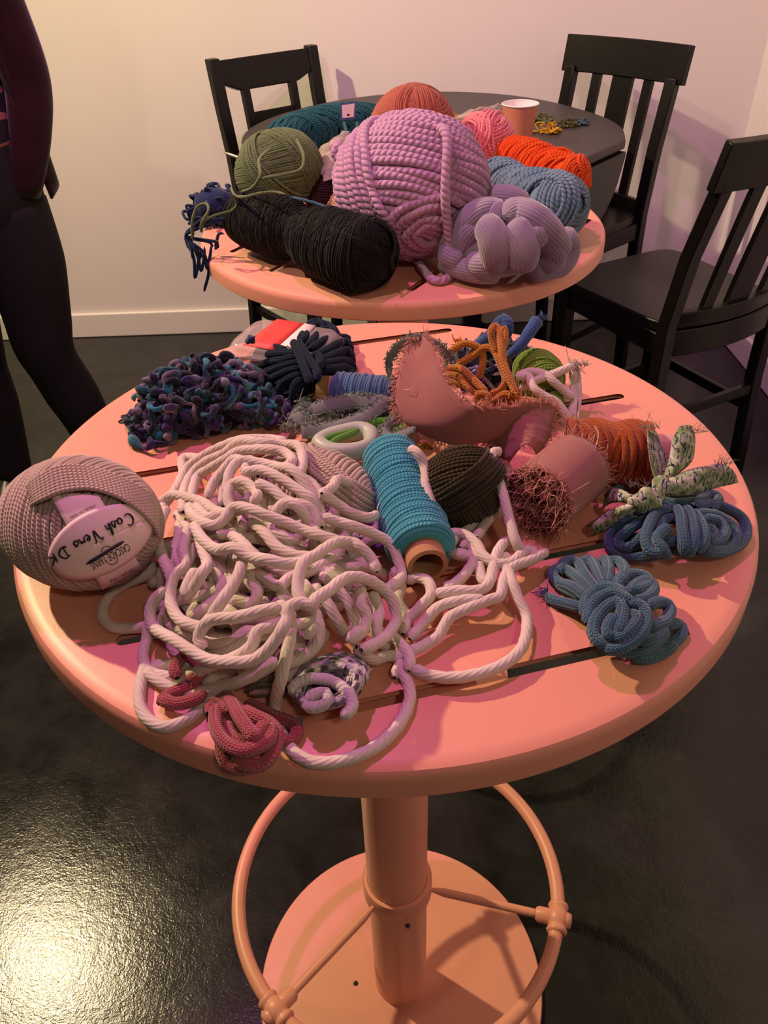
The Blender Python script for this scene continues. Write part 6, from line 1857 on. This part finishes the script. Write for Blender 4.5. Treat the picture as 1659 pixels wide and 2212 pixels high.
# terracotta ball
CT = PX(890, 262, .094)
a = Acc()
tear = lambda V: V * (1 - 0.22 * V[:, 2:3] / 0.07) * np.array([1, 1, 1])
wound(a, CT, rotz(0.2), (0.073, 0.062, 0.072), 0.0021, [((0.25, -0.35, 1), 0.15, 1.75, 0.0, 0.85), ((1, 0.1, 0.25), 0.9, 2.3, 0.0, 0.85), ((1, 0.05, -0.1), 1.25, 1.75, 0.0026, 0.95), ((0.6, -0.8, 0.4), 0.9, 1.25, 0.003, 0.95)], 251, sides=6, seg=64, shape=tear)
o = thing('yarn_ball', tuple(CT - np.array([0, 0, .094])), 'terracotta yarn ball peeking over the top of the lavender ball', 'yarn', GRP)
a.build('wound_yarn', M_TERRA, o)

# pink ball
CP = PX(1050, 303, .053)
a = Acc()
wound(a, CP, rotz(-0.2), (0.050, 0.047, 0.047), 0.0031, [((0.1, -0.35, 1), 0.2, 3.0, 0, 0.86), ((1, -0.3, 0.3), 0.9, 1.45, 0.003, 0.92), ((-0.75, -0.75, 0.5), 0.3, 0.95, 0.0035, 0.92)], 261, sides=7, seg=60, lobes=2, amp=0.15, pitch=0.014, wob=0.02)
o = thing('yarn_ball', tuple(CP - np.array([0, 0, .053])), 'bubblegum pink yarn ball beside the paper cup', 'yarn', GRP)
a.build('wound_yarn', M_PINK, o)

# orange skein
p0, p1 = PX(1105, 335, .036), PX(1235, 385, .036)
a = Acc(); skein(a, p0, p1, lambda t: 0.037 * (0.80 + 0.2 * math.sin(math.pi * min(1, t + 0.15))), 0.0030, 271, tilt=0.35, sides=7, seg=44, sp=0.85, lobes=2, amp=0.12)
skein(a, p0 + (p1 - p0) * 0.80, p1, lambda t: 0.038 - 0.008 * t, 0.0028, 272, tilt=1.1, sides=7, seg=44, sp=0.6)
wound(a, p1, frame_x(p1 - p0), (0.022, 0.035, 0.035), 0.0028, [((1, 0.25, 0.2), 0.08, 1.55, 0.0, 0.85), ((0.5, 1, 0.4), 0.6, 1.1, 0.003, 0.9)], 273, sides=7, seg=44, wob=0.03)
wound(a, p0, frame_x(p1 - p0), (0.015, 0.030, 0.030), 0.0028, [((-1, 0.1, 0.2), 0.08, 1.55, 0.0, 0.85)], 274, sides=7, seg=40, wob=0.03)
o = thing('yarn_skein', tuple((p0 + p1) / 2 - np.array([0, 0, .036])), 'bright orange-red yarn skein near the hanging table leaf', 'yarn', GRP)
a.build('wound_yarn', M_ORNG, o)

# sky blue skein
p0, p1 = PX(1075, 388, .040), PX(1205, 452, .040)
a = Acc(); skein(a, p0, p1, lambda t: 0.034 + 0.012 * t - 0.006 * math.exp(-((t - 0.38) / 0.12) ** 2), 0.0033, 281, tilt=0.6, sides=8, seg=44, sp=0.75, lobes=2, amp=0.16, pitch=0.016)
CSK = PX(1200, 448, .050)
wound(a, CSK, frame_x(p1 - p0), (0.042, 0.046, 0.044), 0.0033, [((1, 0.3, 0.35), 0.3, 1.5, 0.002, 0.85), ((0.4, -1, 0.5), 0.7, 1.3, 0.005, 0.95)], 282, sides=8, seg=48, lobes=2, amp=0.16, pitch=0.016)
o = thing('yarn_skein', tuple((p0 + p1) / 2 - np.array([0, 0, .04])), 'dusty sky blue yarn skein behind the lilac roving', 'yarn', GRP)
a.build('wound_yarn', M_SKY, o)

# lilac roving bundle
S2b = dict(s=2.592, ox=700, oy=160)
o = thing('roving_bundle', tuple(PX(1085, 545, 0)), 'soft lilac wool roving bundle at the front of the far table', 'yarn', GRP)
a = Acc()
ellipsoid(a, rotz(-0.05), PX(1085, 525, .040), (0.078, 0.046, 0.036), 26, 16)
rv = [
    ([(640, 1010, .020), (700, 930, .045), (790, 840, .070), (880, 770, .085), (960, 770, .085), (990, 830, .08)], .017), ([(660, 1060, .014), (760, 1080, .020), (880, 1110, .020), (1000, 1120, .020)], .015),
    ([(880, 700, .080), (960, 690, .084), (1060, 700, .084), (1130, 730, .075)], .016), ([(760, 1000, .035), (800, 900, .058), (870, 830, .075)], .019),
    ([(1000, 790, .090), (1080, 770, .092), (1160, 800, .088), (1230, 860, .075), (1290, 930, .055), (1340, 1000, .035)], .019), ([(1150, 830, .085), (1170, 900, .070), (1200, 960, .055)], .018),
    ([(870, 830, .085), (930, 880, .078), (960, 970, .060), (960, 1080, .030)], .020), ([(1030, 840, .082), (1080, 900, .072), (1110, 1000, .052), (1090, 1090, .030)], .022),
    ([(1340, 880, .060), (1370, 970, .035), (1330, 1060, .018), (1230, 1090, .018), (1140, 1110, .018)], .016), ([(1210, 900, .066), (1270, 960, .05), (1280, 1040, .03), (1200, 1060, .03)], .017),
    ([(820, 1050, .028), (900, 1070, .032), (1000, 1060, .032), (1120, 1050, .03)], .017), ([(680, 980, .035), (730, 1020, .032), (800, 1050, .028)], .018),
]
for tr, r_ in rv:
    P = trace(tr, 0, **S2b); P[:, 2] = np.maximum(P[:, 2], HT + r_ * 0.7)
    tube(a, P, lambda t, r_=r_: r_ * (0.78 + 0.22 * math.sin(math.pi * t)), 18, 0.004)
a.build('roving_strands', M_ROV, o)

# plum yarn and olive ribbon in a clear bag
cpl = PX(716, 418, .037)
a = Acc(); wound(a, cpl, rotz(0.3), (0.045, 0.035, 0.034), 0.0022, [((0.2, 0.2, 1), 0.2, 2.9, 0, 0.9), ((1, 0.2, 0.4), 0.8, 1.6, .002, .9)], 301, sides=6, seg=44)
o = thing('yarn_ball', tuple(cpl - np.array([0, 0, .03])), 'dark plum yarn ball between the sage and lavender balls', 'yarn', GRP); a.build('wound_yarn', M_PLUM, o)
a = Acc(); col_ = PX(715, 362, .062); curls(a, 20, col_ - np.array([0, 0, .008]), np.eye(3), (0.030, 0.018, 0.020), 0.0028, 302, curl=0.014, length=0.06, sides=6, zmin=HT + .05)
o = thing('yarn_scrap', tuple(col_), 'olive green ribbon yarn inside the clear bag', 'yarn'); a.build('ribbon_yarn', M_OLV, o)
a = Acc(); g6 = rng(9); G = np.zeros((9, 9, 3))
cs = [PX(682, 330, .078), PX(740, 285, .105), PX(790, 300, .10), PX(700, 395, .070), ]
for i in range(9):
    for j in range(9):
        u, v = i / 8, j / 8
        p = (cs[0] * (1 - u) + cs[1] * u) * (1 - v) + (cs[3] * (1 - u) + cs[2] * u) * v
        G[i, j] = p + np.array([0, -0.012, 0.014]) * math.sin(math.pi * u) * math.sin(math.pi * v) + g6.normal(0, .0028, 3)
sheet(a, G, 0.0002); o = tag(a.build('plastic_bag', M_BAG, smooth=False), 'crumpled clear plastic bag between the teal skein and lavender ball', 'bag')

# gold ball with glitter strand
cg = PX(742, 452, .030)
a = Acc(); wound(a, cg, rotz(0.2), (0.026, 0.024, 0.024), 0.0015, [((0.3, 0.2, 1), 0.2, 2.9, 0, 0.9), ((1, 0, .3), 1, 2, .0016, .9)], 311, sides=5, seg=36)
o = thing('yarn_ball', tuple(cg - np.array([0, 0, .03])), 'small pale gold yarn ball between the black-green skein and lavender ball', 'yarn', GRP); a.build('wound_yarn', M_GOLD, o)
a = Acc(); M_SPARK = mat_plain('gold_foil', (0.95, 0.8, 0.45), 0.12, metal=1.0)
for k in range(7):
    p = PX(722 + 3 * k, 440 + 4 * (k % 3), .056); d = g6.normal(size=3) * .003; G = np.array([[p, p + d], [p + g6.normal(size=3) * .003, p + d + g6.normal(size=3) * .002]]); sheet(a, G, .0003)
a.build('foil_flakes', M_SPARK, o)
M_BLUST = mat_yarn('blue_glitter_strand', (0.04, 0.10, 0.17), (0.06, 0.15, 0.22), 'ply', fu=2, nv=2)
a = Acc(); tube(a, trace([(625, 425, .095), (655, 432, .094), (690, 442, .090), (720, 455, .086), (760, 462, .082), (800, 478, .076), (835, 495, .066), (850, 510, .055)]), 0.0022, 7, 0.004, 2, .15, .014)
o = tag(a.build('yarn_strand', M_BLUST), 'blue glittery yarn strand lying along the black-green skein', 'yarn')

# knitting needles
M_NEED = mat_plain('pale_metal_needle', (0.55, 0.48, 0.42), 0.3, metal=0.6)
def needle(p, q, lab):
    p, q = np.array(p), np.array(q); d = (q - p) / np.linalg.norm(q - p)
    a = Acc(); L_ = np.linalg.norm(q - p); tube(a, [p + d * L_ * t for t in (0, .03, .06, .1, .3, .6, 1.0)], lambda t: 0.0024 * min(1.0, 0.12 + t * 9), 10, 0.004)
    o = thing('knitting_needle', tuple(p), lab, 'needle', 'knitting needles'); a.build('needle_shaft', M_NEED, o)
    a = Acc(); ellipsoid(a, np.eye(3), q, (.005, .005, .005), 12, 8); a.build('needle_cap', M_NEED, o)
needle(PX(480, 328, .075), PX(640, 385, .062), 'pale knitting needle poking out beside the sage green ball')
needle(PX(607, 577, .003), PX(700, 520, .010), 'metal needle tip poking out under the middle of the black-green skein')
needle(PX(514, 533, .003), PX(600, 470, .008), 'metal needle tip poking out under the end of the black-green skein')

# ------------------------------------------------------------------ things on the dark table
HD = ZT - HT
def PD(px, py, h=0.0):
    return PX(px, py, HD + h)
# paper cup
cc = PD(1118, 313, 0.0)
CUP = thing('paper_cup', tuple(cc), 'salmon pink paper cup with white inside on the dark table', 'cup')
M_CUP = mat_plain('salmon_paper', (0.62, 0.22, 0.14), 0.6); M_CUPW = mat_plain('white_paper', (0.85, 0.78, 0.78), 0.5)
r0, r1, hc = 0.033, 0.047, 0.10
a = Acc(); lathe(a, [(0.001, 0.004), (r0 - .001, 0.004), (r0, 0.0), (r0, 0.001), (r1, hc)], cc, None, 40); hard(a, 'cup_wall', M_CUP, CUP)
a = Acc(); lathe(a, [(0.001, 0.006), (r0 - .002, 0.006), (r1 - .0012, hc)], cc, None, 40); a.build('cup_lining', M_CUPW, CUP)
a = Acc(); th = np.linspace(0, 2 * math.pi, 48, endpoint=False); tube(a, np.stack([cc[0] + (r1) * np.cos(th), cc[1] + r1 * np.sin(th), np.full(48, cc[2] + hc)], 1), 0.0019, 8, closed=True, smooth=False); a.build('cup_rim', M_CUPW, CUP)
# scraps
for (x, y, ex, colr, lab, sd) in ((1185, 285, (.036, .03, .022), (0.42, 0.24, 0.01), 'mustard yarn scraps beside the paper cup', 1), (1225, 272, (.03, .02, .016), (0.045, 0.05, 0.012), 'dark olive yarn scraps on the dark table', 2),
                                 (1250, 268, (.026, .022, .012), (0.045, 0.075, 0.11), 'grey blue yarn scraps at the end of the row on the dark table', 3), (1170, 262, (.03, .03, .018), (0.08, 0.10, 0.03), 'green yarn scraps just behind the paper cup', 4)):
    b = PD(x, y); a = Acc(); curls(a, 22, b, np.eye(3), ex, 0.0024, 400 + sd, curl=0.02, length=0.09, sides=6, zmin=ZT + .0024)
    o = tag(a.build('yarn_scrap', mat_yarn('scrap_%d' % sd, colr, tuple(c * 1.3 for c in colr), 'wool'), origin=b), lab, 'yarn', 'yarn scraps on the dark table')
# clear bag with yellow lining behind the pink ball
a = Acc(); g6 = rng(19); G = np.zeros((11, 9, 3))
c0, c1, c2_, c3 = PD(968, 262, .03), PD(1085, 222, .05), PD(1090, 262, .004), PD(975, 285, .004)
for i in range(11):
    for j in range(9):
        u, v = i / 10, j / 8; p = (c0 * (1 - u) + c1 * u) * (1 - v) + (c3 * (1 - u) + c2_ * u) * v
        G[i, j] = p + np.array([0, -.03, .03]) * math.sin(math.pi * v) * (0.4 + 0.6 * math.sin(math.pi * u)) + g6.normal(0, .004, 3)
G[:, :, 2] = np.maximum(G[:, :, 2], ZT + .001)
sheet(a, G, 0.0002); tag(a.build('plastic_bag', M_BAG, smooth=False), 'clear plastic bag on the dark table behind the pink yarn ball', 'bag')
a = Acc(); b = PD(1000, 262, .012); curls(a, 14, b, np.eye(3), (.05, .03, .02), .003, 421, curl=.02, length=.1, sides=6, zmin=ZT + .003)
tag(a.build('yarn_scrap', mat_yarn('yellow_scrap', (0.55, 0.36, 0.10), (0.6, 0.4, 0.14), 'wool'), origin=b), 'pale yellow yarn inside the clear bag on the dark table', 'yarn')
